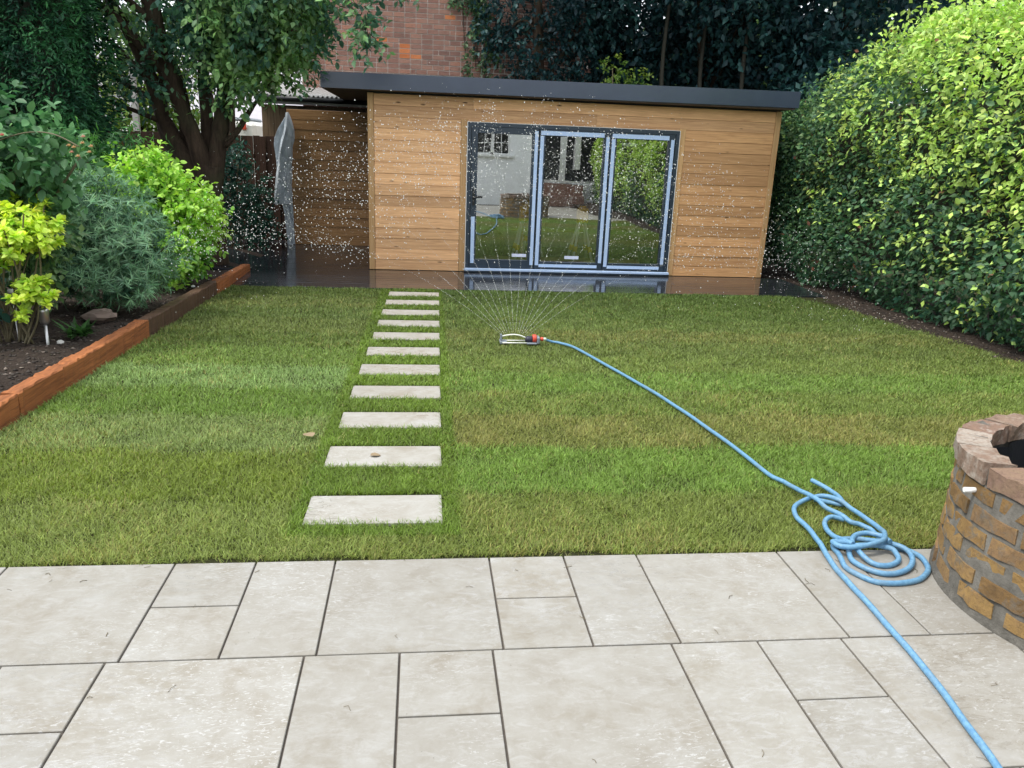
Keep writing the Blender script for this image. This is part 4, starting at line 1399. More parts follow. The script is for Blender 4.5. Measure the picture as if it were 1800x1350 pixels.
# fallen leaves
def fallen(x, y, z, s, ang, lab, curl=0.25):
    b = MB()
    tv = T_OVAL[0] * np.array([1.35, 1, 4 * curl])
    c, s_ = math.cos(ang), math.sin(ang)
    vs = [(x + s * (p[0] * c - p[1] * s_), y + s * (p[0] * s_ + p[1] * c), z + s * (0.10 + p[2] * 0.8)) for p in tv]
    b.add(vs, [tuple(f) for f in T_OVAL[2]], True)
    tag(b.build('fallen_leaf', M['dryleaf']), lab, 'leaf', 'dry fallen leaves')


fallen(0.33, 4.18, lawn_z(4.18) + 0.018, 0.085, 0.6, 'dry buff leaf lying on the grass left of the stones')
fallen(0.66, 3.93, lawn_z(3.93) + 0.001, 0.06, -1.3, 'small curled dry leaf lying on the second stepping stone', 0.4)

# ------------------------------------------------------------------ right hand hedge
def hedge():
    h = thing('beech_hedge', 'tall clipped hedge with lime green new leaves along the right side', 'hedge', (6.9, 5.0, -0.1))
    top = lambda y: np.interp(y, [-3, 5.5, 9, 10.2, 11.6, 12.6], [3.10, 3.06, 3.12, 2.92, 2.50, 2.35])
    n = 52000
    y = rng.uniform(-3.0, 12.6, n); y = np.where(rng.random(n) < 0.25, rng.uniform(5.0, 12.6, n), y)
    zt = top(y) + 0.06 * np.sin(y * 3.1) + 0.04 * np.sin(y * 8.7)
    u = rng.random(n)
    zlow = -0.12 + 0.05 * np.sin(y * 2.7)
    z = zlow + (zt - zlow) * u
    bulge = 0.10 * wnoise(np.stack([y, z], 1), 2.6, 5) + 0.05 * wnoise(np.stack([y, z], 1), 8, 6)
    rnd_top = np.clip((z - (zt - 0.45)) / 0.45, 0, 1) ** 2 * 0.30
    foot = np.clip((0.45 - z) / 0.5, 0, 1) ** 1.5 * 0.22
    dep = rng.random(n) ** 1.7 * 0.24
    x = 6.33 - bulge + rnd_top + foot + dep + 0.02 * rng.normal(size=n)
    P1 = np.stack([x, y, z], 1)
    O1 = np.stack([-np.ones(n), 0.1 * rng.normal(size=n), 0.25 + 1.2 * rnd_top], 1)
    m = 15000
    y2 = rng.uniform(-3.0, 12.6, m); x2 = rng.uniform(6.5, 7.65, m)
    d2 = rng.random(m) ** 1.7 * 0.2
    z2 = top(y2) + 0.06 * np.sin(y2 * 3.1) + 0.07 * wnoise(np.stack([x2, y2], 1), 5, 8) - d2
    P2 = np.stack([x2, y2, z2], 1); O2 = np.tile(np.array([0, 0, 1.0]), (m, 1))
    # stray shoots along the top edge
    s = 150
    ys = rng.uniform(4.5, 12.0, s); sh = rng.uniform(0.05, 0.28, s)
    P3, O3 = [], []
    for yy, hh in zip(ys, sh):
        for q in range(7):
            P3.append((rng.uniform(6.45, 7.0), yy + 0.03 * rng.normal(), top(yy) + hh * q / 6)); O3.append((rng.normal(), rng.normal(), 0.4))
    P3, O3 = np.array(P3), np.array(O3)
    # end of the hedge
    e = 3200
    xe = rng.uniform(6.4, 7.6, e); ze = rng.uniform(0.1, 2.4, e); de = rng.random(e) ** 1.7 * 0.2
    Pe = np.stack([xe, 12.6 - de + 0.06 * np.sin(ze * 5), ze], 1); Oe = np.tile(np.array([0, 1.0, 0.2]), (e, 1))
    P = np.concatenate([P1, P2, P3, Pe]); O = np.concatenate([O1, O2, O3, Oe])
    dp = np.concatenate([dep, d2, np.zeros(len(P3)), de])
    N_ = len(P)
    D = unit(O * 0.55 + np.array([0, 0, -0.35]) + 0.75 * rng.normal(size=(N_, 3)))
    Nn = unit(O * 0.6 + np.array([0, 0, 0.55]) + 0.45 * rng.normal(size=(N_, 3)))
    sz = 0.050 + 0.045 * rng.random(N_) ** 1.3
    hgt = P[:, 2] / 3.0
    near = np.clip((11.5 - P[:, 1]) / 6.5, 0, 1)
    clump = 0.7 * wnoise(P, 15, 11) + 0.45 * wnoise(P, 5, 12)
    prob = 0.09 + 1.08 * near ** 0.8 * np.clip(0.22 + hgt, 0, 1.2) + 0.5 * np.clip(hgt - 0.78, 0, 1) * 4 * near ** 0.6  # new growth; share also raised high and near to paint the sunlit glow
    prob = prob - 1.5 * dp - 0.22 * np.clip(0.45 - hgt, 0, 1)  # deeper leaves kept dark, painting the shade of the gaps
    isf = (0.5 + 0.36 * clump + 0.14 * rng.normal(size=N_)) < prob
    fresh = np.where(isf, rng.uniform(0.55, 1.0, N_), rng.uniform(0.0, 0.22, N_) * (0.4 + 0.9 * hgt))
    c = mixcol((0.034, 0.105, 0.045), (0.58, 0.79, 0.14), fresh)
    c = jit(c, 0.22)
    # the odd brown leaf
    br = rng.random(N_) < 0.006
    c[br] = (0.20, 0.09, 0.04)
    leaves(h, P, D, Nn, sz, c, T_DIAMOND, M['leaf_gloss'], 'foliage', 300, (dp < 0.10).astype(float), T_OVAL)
    b = MB()
    b.add([(6.72, -3, 0.35), (7.5, -3, 0.35), (7.5, 12.35, 0.35), (6.72, 12.35, 0.35), (6.80, -3, 2.88), (7.4, -3, 2.88), (7.4, 12.35, 2.1), (6.80, 12.35, 2.1)], [(0, 3, 2, 1), (4, 5, 6, 7), (0, 1, 5, 4), (1, 2, 6, 5), (2, 3, 7, 6), (3, 0, 4, 7)])
    o = b.build('blocking_core', M['stem_dark'], h); o['kind'] = 'stuff'  # solid dark core added to stop light passing through the hedge
    for i in range(26):
        yy = -2.6 + i * 0.6 + rng.normal() * 0.06
        b = MB(); b.tube([(6.95 + rng.normal() * 0.05, yy, -0.25), (6.9, yy + 0.03, 0.2), (6.85 + rng.normal() * 0.05, yy, 0.8)], [0.03, 0.026, 0.02], 7); b.build('stem', M['stem_dark'], h)


hedge()


# ------------------------------------------------------------------ left bed plants
def twig_tubes(parent, name, C, ax, ln, idx, mat, r=0.004):
    b = MB()
    for i in idx:
        p = Vector(C[i]); q = p + Vector(ax[i]) * float(ln[i])
        b.tube([p, q], [r, r * 0.5], 4, False)
    o = b.build(name, mat, parent); o['kind'] = 'stuff'


# dark conifer screen, top left
def conifer():
    t = thing('conifer_hedge', 'dark green conifer screen filling the upper left corner', 'conifer hedge', (-4.2, 10.4, -0.2))
    n = 62000
    x = rng.uniform(-6.2, -2.92, n); z = rng.uniform(0.0, 5.6, n)
    dep = rng.random(n) ** 1.6 * 0.28
    bl = 0.12 * wnoise(np.stack([x, z], 1), 3.0, 21) + 0.06 * wnoise(np.stack([x, z], 1), 9, 22)
    edge = np.clip((x + 3.3) / 0.4, 0, 1) ** 2 * 0.35
    P1 = np.stack([x + 0.03 * rng.normal(size=n), 9.85 + bl + dep + edge, z], 1)
    O1 = np.tile(np.array([0.1, -1.0, 0.1]), (n, 1))
    m = 15000
    y2 = rng.uniform(9.9, 11.6, m); z2 = rng.uniform(0.0, 5.6, m); d2 = rng.random(m) ** 1.6 * 0.25
    P2 = np.stack([-2.97 - d2 + 0.06 * np.sin(z2 * 5 + y2 * 3), y2, z2], 1); O2 = np.tile(np.array([1.0, -0.1, 0.1]), (m, 1))
    P = np.concatenate([P1, P2]); O = np.concatenate([O1, O2]); dp = np.concatenate([dep, d2])
    N_ = len(P)
    D = unit(O * 0.8 + np.array([0, 0, -0.35]) + 0.55 * rng.normal(size=(N_, 3)))
    Nn = unit(rng.normal(size=(N_, 3)) + np.array([0, 0, 0.7]))
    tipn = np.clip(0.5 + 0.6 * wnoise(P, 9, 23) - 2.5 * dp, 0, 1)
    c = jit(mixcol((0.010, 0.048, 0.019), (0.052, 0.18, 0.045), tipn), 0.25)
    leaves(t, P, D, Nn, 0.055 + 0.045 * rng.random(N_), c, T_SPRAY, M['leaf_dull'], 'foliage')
    b = MB(); b.box((-6.1, 10.2, -0.1), (-3.25, 11.4, 5.3)); o = b.build('blocking_core', M['stem_dark'], t); o['kind'] = 'stuff'  # solid dark core added unseen inside the foliage
    for i in range(5):
        b = MB(); b.tube([(-5.6 + i * 0.6, 10.7, -0.25), (-5.6 + i * 0.6, 10.7, 0.3)], [0.07, 0.06], 8); b.build('trunk', M['bark'], t)


conifer()


def bush(name, label, cat, base, blobs, nclus, per, ln, size, cols, tmpl, mat, single=0, stems=6, spread=0.5, droop=0.3, stemr=0.010, t1=None, cseed=31, shade_in=0.5, group=None, upright=0.0):
    t = thing(name, label, cat, base, group)
    C, O, rad = blob_clusters(blobs, nclus)
    if upright:
        O = unit(O + np.array([0, 0, upright]))
    P, D, N, idx, ax, l_ = sprigs(C, O, per, ln, spread, droop)
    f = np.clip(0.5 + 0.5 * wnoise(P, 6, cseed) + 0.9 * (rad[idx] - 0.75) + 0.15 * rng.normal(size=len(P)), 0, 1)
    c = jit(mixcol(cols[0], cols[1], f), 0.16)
    s = size * (0.7 + 0.6 * rng.random(len(P)))
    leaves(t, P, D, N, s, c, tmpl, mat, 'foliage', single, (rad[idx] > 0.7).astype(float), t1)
    for i in range(stems):
        k = rng.integers(len(C))
        q = Vector(C[k])
        p = Vector(base) + Vector((rng.normal() * 0.06, rng.normal() * 0.06, -0.03))
        mid = p.lerp(q, 0.5) + Vector((rng.normal() * 0.05, rng.normal() * 0.05, 0.06))
        b = MB(); b.tube(spline([p, mid, q], 4), stemr * 0.9, 6, True); b.build('stem', M['stem'], t)
    return t, C, O, rad


# golden Mexican-orange type shrub at the front: whorls of broad leaves on bare stems
def golden_front():
    base = (-2.10, 6.2, 0.02)
    t = thing('golden_shrub', 'bright yellow-green shrub with bare lower stems beside the bollard light', 'shrub', base)
    heads = []
    for c, r, n in (((-2.05, 6.15, 0.92), (0.36, 0.34, 0.17), 95), ((-1.93, 6.1, 0.76), (0.24, 0.26, 0.13), 50), ((-1.90, 6.08, 0.40), (0.17, 0.16, 0.10), 32), ((-2.25, 6.1, 0.62), (0.25, 0.25, 0.2), 40), ((-2.02, 6.0, 0.26), (0.07, 0.07, 0.05), 5)):
        d = unit(rng.normal(size=(n, 3))); rr = rng.random(n) ** 0.4
        heads += [(np.array(c) + d[i] * np.array(r) * rr[i], d[i]) for i in range(n)]
    P, D, N, c, o_ = [], [], [], [], []
    for h, d in heads:
        up = np.array([d[0] * 0.6, d[1] * 0.6 - 0.15, 0.9]); up /= np.linalg.norm(up)
        fresh = np.clip(0.85 + 0.9 * (h[2] - 0.78) + 0.25 * rng.normal(), 0, 1) if h[2] > 0.5 else np.clip(0.75 + 0.2 * rng.normal(), 0, 1)
        k = rng.integers(11, 17)
        for i in range(k):
            a = i * 2.4 + rng.normal() * 0.2
            tl = 0.25 + 0.75 * i / k
            e = np.array([math.cos(a), math.sin(a), 0.0])
            P.append(h + up * (0.02 * (k - i) / k)); D.append(e * tl + up * (0.9 - tl) - np.array([0, 0, 0.45 * tl]) + 0.22 * rng.normal(size=3)); N.append(up + 0.2 * rng.normal(size=3))
            c.append(np.array((0.20, 0.42, 0.06)) * (1 - fresh) + np.array((0.74, 0.90, 0.10)) * fresh); o_.append(1.0)
    P, D, N, c = map(np.array, (P, D, N, c))
    c = jit(c, 0.13)
    leaves(t, P, D, N, 0.048 + 0.022 * rng.random(len(P)), c, T_OVAL, M['leaf'], 'foliage', 260, np.array(o_))
    for i in range(15):
        h = heads[rng.integers(len(heads))][0]
        p = Vector(base) + Vector((float(np.clip(rng.normal() * 0.08, -0.2, 0.11)), rng.normal() * 0.06, -0.04))
        q = Vector(h)
        mid = p.lerp(q, 0.5) + Vector((rng.normal() * 0.04, rng.normal() * 0.04, 0.02))
        b = MB(); b.tube(spline([p, mid, q], 5), [0.009 - 0.0004 * j for j in range(11)], 6); b.build('stem', M['stem'], t)


golden_front()

# rose, upper left
t_rose, Cr, Or, rr_ = bush('rose_bush', 'rose bush with fading pink and cream blooms at the left edge', 'rose bush', (-2.45, 6.6, 0.02),
                          [((-2.25, 6.5, 1.45), (0.42, 0.4, 0.36), 2.2), ((-1.95, 6.45, 1.36), (0.36, 0.25, 0.16), 1.1), ((-2.5, 6.6, 1.15), (0.5, 0.4, 0.45), 2), ((-2.1, 6.5, 1.08), (0.35, 0.3, 0.18), 1)],
                          330, 7, 0.20, 0.088, ((0.055, 0.145, 0.045), (0.16, 0.33, 0.10)), T_OVAL, M['leaf_gloss'], 220, 10, 0.5, 0.25)
def bloom(p, r, mat):
    b = MB()
    for k in range(11):
        a = k * 2.4; rr = r * (0.25 + 0.75 * k / 11)
        c = Vector(p)
        d = Vector((math.cos(a), math.sin(a), 0))
        s = Vector((-d.y, d.x, 0))
        z = Vector((0, 0, r * (1.0 - 0.8 * k / 11)))
        b.add([c, c + d * rr * 0.7 + s * rr * 0.55 + z * 0.6, c + d * rr + z, c + d * rr * 0.7 - s * rr * 0.55 + z * 0.6], [(0, 1, 2, 3)], True)
    b.build('bloom', mat, t_rose)
m_pink = plain('petal_pink', (0.62, 0.22, 0.20), 0.6); m_cream = plain('petal_cream', (0.66, 0.45, 0.25), 0.6); m_rosy = plain('petal_rosy', (0.70, 0.42, 0.33), 0.6)
bloom((-1.935, 6.0, 1.505), 0.026, m_pink)
for k, (dx, dz, mm) in enumerate([(0, 0, m_cream), (0.05, 0.03, m_cream), (0.08, 0.075, m_rosy), (0.115, 0.01, m_cream), (-0.03, -0.035, m_rosy), (0.03, -0.06, m_cream), (0.10, -0.03, m_cream), (-0.045, 0.01, m_cream)]):
    bloom((-1.535 + dx, 6.15 + 0.03 * math.sin(k * 2.1), 1.44 + dz), 0.024, mm)
b = MB(); b.tube(spline([(-2.2, 6.4, 1.45), (-1.9, 6.25, 1.53), (-1.68, 6.18, 1.53), (-1.50, 6.15, 1.45)], 5), 0.005, 6); b.build('stem', M['stem'], t_rose)

# grey-green narrow leaved shrub: whorls of strap leaves
def blue_shrub():
    base = (-2.05, 7.75, 0.0)
    t = thing('narrow_leaf_shrub', 'grey-green shrub with narrow strap leaves in star whorls', 'shrub', base)
    blobs = [((-2.08, 7.75, 0.80), (0.58, 0.5, 0.44), 3), ((-1.72, 7.7, 0.48), (0.42, 0.5, 0.38), 2.4), ((-2.35, 7.6, 0.55), (0.50, 0.4, 0.45), 2.4), ((-1.75, 7.35, 0.22), (0.28, 0.28, 0.15), 0.8), ((-2.45, 7.35, 0.85), (0.38, 0.35, 0.32), 1.6), ((-2.15, 7.3, 0.32), (0.35, 0.25, 0.22), 1.2)]
    C, O, rad = blob_clusters(blobs, 2300)
    P, D, N, c, o_ = [], [], [], [], []
    for i in range(len(C)):
        ax = O[i] + np.array([0, -0.2, 0.5]); ax /= np.linalg.norm(ax)
        k = rng.integers(12, 20)
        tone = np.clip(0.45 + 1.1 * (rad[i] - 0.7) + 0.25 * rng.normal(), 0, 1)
        for j in range(k):
            a = rng.random() * 6.28
            e = np.cross(ax, rng.normal(size=3)); e /= np.linalg.norm(e)
            P.append(C[i] + ax * 0.06 * rng.random()); D.append(e * 0.95 + ax * rng.uniform(-0.1, 0.8)); N.append(ax)
            c.append(np.array((0.036, 0.10, 0.042)) * (1 - tone) + np.array((0.23, 0.41, 0.165)) * tone); o_.append(rad[i] > 0.72)
    P, D, N, c = map(np.array, (P, D, N, c))
    leaves(t, P, D, N, 0.045 + 0.055 * rng.random(len(P)), jit(c, 0.2), (T_STRAP[0] * np.array([0.8, 1, 1]), T_STRAP[1], T_STRAP[2]), M['leaf_dull'], 'foliage', 240, np.array(o_, float))
    for i in range(14):
        q = Vector(C[rng.integers(len(C))]); p = Vector(base) + Vector((rng.normal() * 0.1, rng.normal() * 0.08, -0.03))
        b = MB(); b.tube(spline([p, p.lerp(q, 0.5) + Vector((0, 0, 0.05)), q], 4), 0.010, 6); b.build('stem', M['stem'], t)


blue_shrub()

bush('lime_shrub', 'rounded bright green shrub leaning over the dark wet sleeper', 'shrub', (-2.05, 9.35, -0.03),
     [((-1.85, 9.35, 0.66), (0.47, 0.5, 0.52), 4), ((-2.25, 9.5, 0.80), (0.5, 0.45, 0.52), 3), ((-1.75, 9.0, 0.30), (0.30, 0.35, 0.26), 1.2), ((-2.0, 9.2, 1.16), (0.26, 0.25, 0.15), 0.7)],
     1250, 9, 0.16, 0.062, ((0.085, 0.24, 0.028), (0.44, 0.70, 0.085)), T_OVAL, M['leaf'], 260, 8, 0.45, 0.25, shade_in=0.5)
bush('fern_shrub', 'feathery mid green shrub between the conifer screen and the tree trunk', 'shrub', (-2.75, 9.7, -0.03),
     [((-2.75, 9.75, 1.05), (0.5, 0.35, 0.42), 3), ((-3.2, 9.5, 1.0), (0.5, 0.3, 0.45), 2), ((-2.45, 9.9, 1.28), (0.3, 0.3, 0.2), 1)],
     520, 12, 0.24, 0.085, ((0.035, 0.11, 0.03), (0.14, 0.34, 0.06)), (T_SPRAY[0] * np.array([0.8, 1, 1]), T_SPRAY[1], T_SPRAY[2]), M['leaf'], 0, 6, 0.4, 0.35)
bush('ivy_bush', 'dark glossy ivy bush growing against the brown fence', 'bush', (-2.05, 13.5, -0.2),
     [((-2.05, 13.55, 0.55), (0.50, 0.42, 0.72), 3), ((-2.25, 13.4, 1.15), (0.40, 0.35, 0.40), 1.5), ((-1.75, 13.35, 0.2), (0.32, 0.3, 0.32), 1)],
     620, 6, 0.16, 0.07, ((0.018, 0.06, 0.035), (0.05, 0.14, 0.065)), T_DIAMOND, M['leaf_gloss'], 0, 5, 0.5, 0.3)
bush('under_shrub', 'low mixed green foliage below the rose at the left edge', 'shrub', (-2.5, 7.0, 0.0),
     [((-2.55, 6.95, 0.62), (0.50, 0.35, 0.45), 3), ((-2.35, 6.7, 0.95), (0.45, 0.3, 0.28), 2), ((-2.1, 6.75, 0.55), (0.25, 0.2, 0.3), 0.9)],
     420, 7, 0.17, 0.07, ((0.055, 0.13, 0.045), (0.20, 0.32, 0.09)), T_DIAMOND, M['leaf'], 0, 6)
bush('side_shrub', 'blue-green broad leaves at the left edge under the golden shrub', 'shrub', (-2.35, 6.1, 0.02),
     [((-2.33, 6.05, 0.42), (0.2, 0.2, 0.2), 1)], 44, 6, 0.12, 0.09, ((0.03, 0.09, 0.05), (0.08, 0.18, 0.11)), T_OVAL, M['leaf_gloss'], 0, 4)

# grass clump by the light
t = thing('strap_leaf_clump', 'small tuft of dark strap leaves right of the bollard light', 'plant', (-1.80, 6.45, 0.03))
n = 46
a = rng.random(n) * 6.28
P = np.array([(-1.79, 6.48, -0.01)]) + 0.035 * rng.normal(size=(n, 3)) * np.array([1, 1, 0.2])
D = np.stack([np.cos(a), np.sin(a), rng.uniform(0.2, 1.2, n)], 1)
leaves(t, P, D, np.tile(np.array([0, 0, 1.0]), (n, 1)), 0.11 + 0.08 * rng.random(n), jit(np.tile(np.array([0.05, 0.12, 0.025]), (n, 1)), 0.3), (T_STRAP[0] * np.array([1.7, 1, 1]), T_STRAP[1], T_STRAP[2]), M['leaf_gloss'], 'foliage', 44)

# stones in the bed
def rock(x, y, z, sx, sy, sz, lab, mat, seed):
    r = np.random.default_rng(seed)
    import bmesh
    bm = bmesh.new(); bmesh.ops.create_icosphere(bm, subdivisions=2, radius=1)
    for v in bm.verts:
        d = v.co.normalized()
        k = 1 + 0.22 * math.sin(d.x * 4 + seed) * math.cos(d.y * 5) + 0.12 * r.normal()
        v.co = Vector((d.x * sx * k, d.y * sy * k, d.z * sz * k))
    me = bpy.data.meshes.new('rock'); bm.to_mesh(me); bm.free()
    o = link('rock', me, mat); o.location = (x, y, z)
    tag(o, lab, 'rock', 'rocks in the flower bed')


rock(-1.83, 7.03, 0.03, 0.14, 0.075, 0.06, 'long pinkish rock lying behind the strap leaf tuft', M['pinkstone'], 3)
rock(-1.80, 6.15, 0.01, 0.028, 0.025, 0.02, 'small pale pebble at the foot of the bollard light', M['concrete'], 5)
rock(-1.62, 9.1, -0.07, 0.022, 0.02, 0.017, 'tiny white pebble beside the short orange sleeper', M['white'], 8)

# solar bollard lights
def bollard(x, y, h, lab, capm):
    z = float(soil_h(np.array(x), np.array(y)))
    t = thing('garden_light', lab, 'garden light', (x, y, z), 'stake lights in the flower bed')
    b = MB(); b.lathe([(0.012, -0.05), (0.012, h - 0.11), (0, h - 0.11)], (x, y, z), 10); b.build('stake', M['steel'], t)
    b = MB(); b.lathe([(0.012, h - 0.125), (0.027, h - 0.115), (0.034, h - 0.10), (0.034, h - 0.02)], (x, y, z), 16); b.build('lamp_body', M['steel'], t)
    b = MB(); b.lathe([(0.0355, h - 0.022), (0.0355, h - 0.004), (0.028, h), (0, h)], (x, y, z), 16); b.build('cap', capm, t)
bollard(-1.885, 6.14, 0.285, 'steel stake light standing right of the golden shrub stems', M['steel'])
bollard(-2.17, 6.32, 0.40, 'stake light with white cap half hidden behind the golden shrub', M['white'])

# ------------------------------------------------------------------ the multi-stemmed tree on the left
def left_tree():
    t = thing('multi_stem_tree', 'dark multi-stemmed tree with leaning trunks above the lime shrub', 'tree', (-2.0, 11.6, -0.2))
    limbs = [
        ([(-1.98, 11.6, -0.25), (-1.97, 11.6, 0.6), (-1.95, 11.58, 1.15)], [0.19, 0.165, 0.16], 'trunk'),
        ([(-2.02, 11.58, 0.95), (-2.12, 11.55, 1.45), (-2.28, 11.5, 1.95), (-2.42, 11.45, 2.6), (-2.52, 11.4, 3.3), (-2.62, 11.3, 4.4)], [0.13, 0.12, 0.105, 0.10, 0.095, 0.07], 'trunk'),
        ([(-1.93, 11.6, 0.95), (-1.84, 11.62, 1.45), (-1.74, 11.62, 2.0), (-1.62, 11.6, 2.7), (-1.50, 11.55, 3.4), (-1.35, 11.5, 4.5)], [0.125, 0.115, 0.105, 0.10, 0.09, 0.07], 'trunk'),
        ([(-2.06, 11.62, 0.85), (-2.36, 11.68, 1.35), (-2.56, 11.7, 1.75), (-2.66, 11.7, 2.2), (-2.86, 11.65, 2.75), (-3.2, 11.6, 3.4)], [0.12, 0.11, 0.10, 0.09, 0.08, 0.05], 'trunk'),
        ([(-2.20, 11.66, 0.9), (-2.58, 11.85, 1.5), (-2.62, 11.9, 2.1), (-2.5, 11.9, 2.7), (-2.9, 11.9, 3.6)], [0.10, 0.09, 0.08, 0.06, 0.04], 'trunk'),
        ([(-2.45, 11.5, 2.35), (-2.75, 11.4, 2.72), (-3.0, 11.3, 3.0), (-3.3, 11.2, 3.2)], [0.075, 0.06, 0.05, 0.03], 'limb'),
        ([(-2.66, 11.7, 2.0), (-2.9, 11.6, 2.12), (-3.2, 11.5, 2.3)], [0.04, 0.032, 0.02], 'limb'),
        ([(-2.56, 11.7, 1.7), (-2.85, 11.6, 1.82), (-3.2, 11.5, 1.95)], [0.04, 0.03, 0.02], 'limb'),
        ([(-1.70, 11.6, 2.2), (-1.45, 11.4, 2.45), (-1.15, 11.1, 2.65), (-0.85, 10.8, 2.78), (-0.6, 10.6, 2.82)], [0.05, 0.04, 0.032, 0.025, 0.015], 'limb'),
        ([(-1.86, 11.62, 1.42), (-1.62, 11.55, 1.58), (-1.42, 11.5, 1.85), (-1.2, 11.4, 2.1), (-0.9, 11.3, 2.45)], [0.035, 0.03, 0.026, 0.02, 0.012], 'limb'),
        ([(-1.72, 11.5, 1.42), (-1.52, 11.4, 1.62), (-1.28, 11.3, 1.95), (-1.0, 11.2, 2.3)], [0.028, 0.024, 0.018, 0.010], 'limb'),
        ([(-1.55, 11.6, 3.0), (-1.0, 11.0, 3.25), (-0.3, 10.4, 3.3), (0.2, 10.1, 3.22)], [0.06, 0.045, 0.028, 0.014], 'limb'),
        ([(-0.3, 10.4, 3.3), (0.05, 10.2, 3.1), (0.22, 10.05, 2.85), (0.26, 10.0, 2.65)], [0.016, 0.012, 0.008, 0.005], 'limb'),
        ([(-1.62, 11.6, 2.6), (-2.0, 11.2, 3.0), (-2.2, 10.8, 3.5)], [0.05, 0.04, 0.03], 'limb'),
        ([(-2.30, 11.75, 1.2), (-2.30, 11.8, 1.8), (-2.42, 11.85, 2.4), (-2.70, 11.9, 3.0), (-2.75, 11.9, 3.8)], [0.10, 0.09, 0.08, 0.06, 0.04], 'trunk'),
        ([(-2.10, 11.7, 1.1), (-2.02, 11.8, 1.7), (-2.05, 11.9, 2.4), (-1.95, 11.9, 3.2), (-2.05, 11.9, 4.2)], [0.09, 0.085, 0.075, 0.06, 0.04], 'trunk'),
        ([(-2.62, 11.7, 2.1), (-2.95, 11.5, 2.55), (-3.15, 11.4, 2.75)], [0.05, 0.035, 0.02], 'limb'),
        ([(-2.5, 11.45, 2.9), (-2.85, 11.3, 3.25), (-3.1, 11.2, 3.6)], [0.05, 0.04, 0.02], 'limb'),
    ]
    for pts, rad, nm in limbs:
        sp_ = spline(pts, 5)
        rs = np.interp(np.linspace(0, len(rad) - 1, len(sp_)), range(len(rad)), rad)
        rs = rs * (1 + 0.05 * rng.normal(size=len(rs)))
        b = MB(); b.tube(sp_, list(rs), 12 if nm == 'trunk' else 8); b.build(nm, M['bark'], t)
    blobs = [((-1.45, 11.1, 2.72), (0.45, 0.5, 0.36), 2.2), ((-0.95, 11.0, 2.80), (0.48, 0.5, 0.30), 2.2), ((-1.05, 11.0, 3.20), (0.80, 0.8, 0.36), 3.6), ((-1.65, 10.9, 3.15), (0.42, 0.5, 0.42), 2), ((-0.55, 10.8, 3.28), (0.42, 0.6, 0.26), 1.3), ((-2.75, 12.3, 3.2), (0.8, 0.4, 0.5), 0.9), ((-1.6, 11.6, 4.3), (1.6, 1.1, 0.5), 4.5), ((0.15, 10.2, 3.42), (0.45, 0.4, 0.10), 0.35), ((-0.62, 11.1, 2.72), (0.22, 0.3, 0.18), 0.6),
             ((-1.42, 11.0, 2.28), (0.26, 0.35, 0.16), 0.5), ((-1.02, 11.2, 2.42), (0.20, 0.25, 0.12), 0.3), ((0.26, 9.98, 3.00), (0.10, 0.10, 0.08), 0.09), ((0.24, 9.98, 2.78), (0.11, 0.10, 0.06), 0.11), ((-1.75, 12.0, 4.9), (2.2, 2.0, 0.8), 4), ((0.72, 10.0, 3.40), (0.26, 0.2, 0.06), 0.12), ((-0.6, 13.4, 5.0), (2.0, 1.5, 0.5), 4), ((-2.7, 12.1, 2.75), (0.55, 0.3, 0.35), 0.5), ((-2.15, 11.9, 3.35), (0.5, 0.3, 0.4), 0.8), ((-1.72, 11.35, 2.15), (0.14, 0.15, 0.22), 0.25), ((-2.25, 11.15, 2.75), (0.30, 0.2, 0.35), 0.45), ((-2.9, 11.1, 3.1), (0.3, 0.3, 0.25), 0.35), ((-2.6, 11.2, 2.2), (0.25, 0.2, 0.2), 0.2)]  # high blob behind, over the recess, is added out of view to shade it
    C, O, rad = blob_clusters(blobs, 3300)
    P, D, N, idx, ax, ln = sprigs(C, O, 9, 0.30, 0.5, 0.45)
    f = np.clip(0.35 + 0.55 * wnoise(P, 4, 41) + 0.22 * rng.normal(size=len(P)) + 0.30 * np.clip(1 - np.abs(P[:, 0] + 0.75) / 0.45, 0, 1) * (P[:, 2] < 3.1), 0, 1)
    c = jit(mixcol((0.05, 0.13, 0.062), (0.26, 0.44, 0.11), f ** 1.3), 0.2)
    s = 0.070 + 0.045 * rng.random(len(P))
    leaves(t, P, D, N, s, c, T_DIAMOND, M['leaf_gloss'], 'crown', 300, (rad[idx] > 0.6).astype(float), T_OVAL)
    twig_tubes(t, 'twigs', C, ax, ln, rng.choice(len(C), 700, False), M['stem_dark'], 0.005)


left_tree()


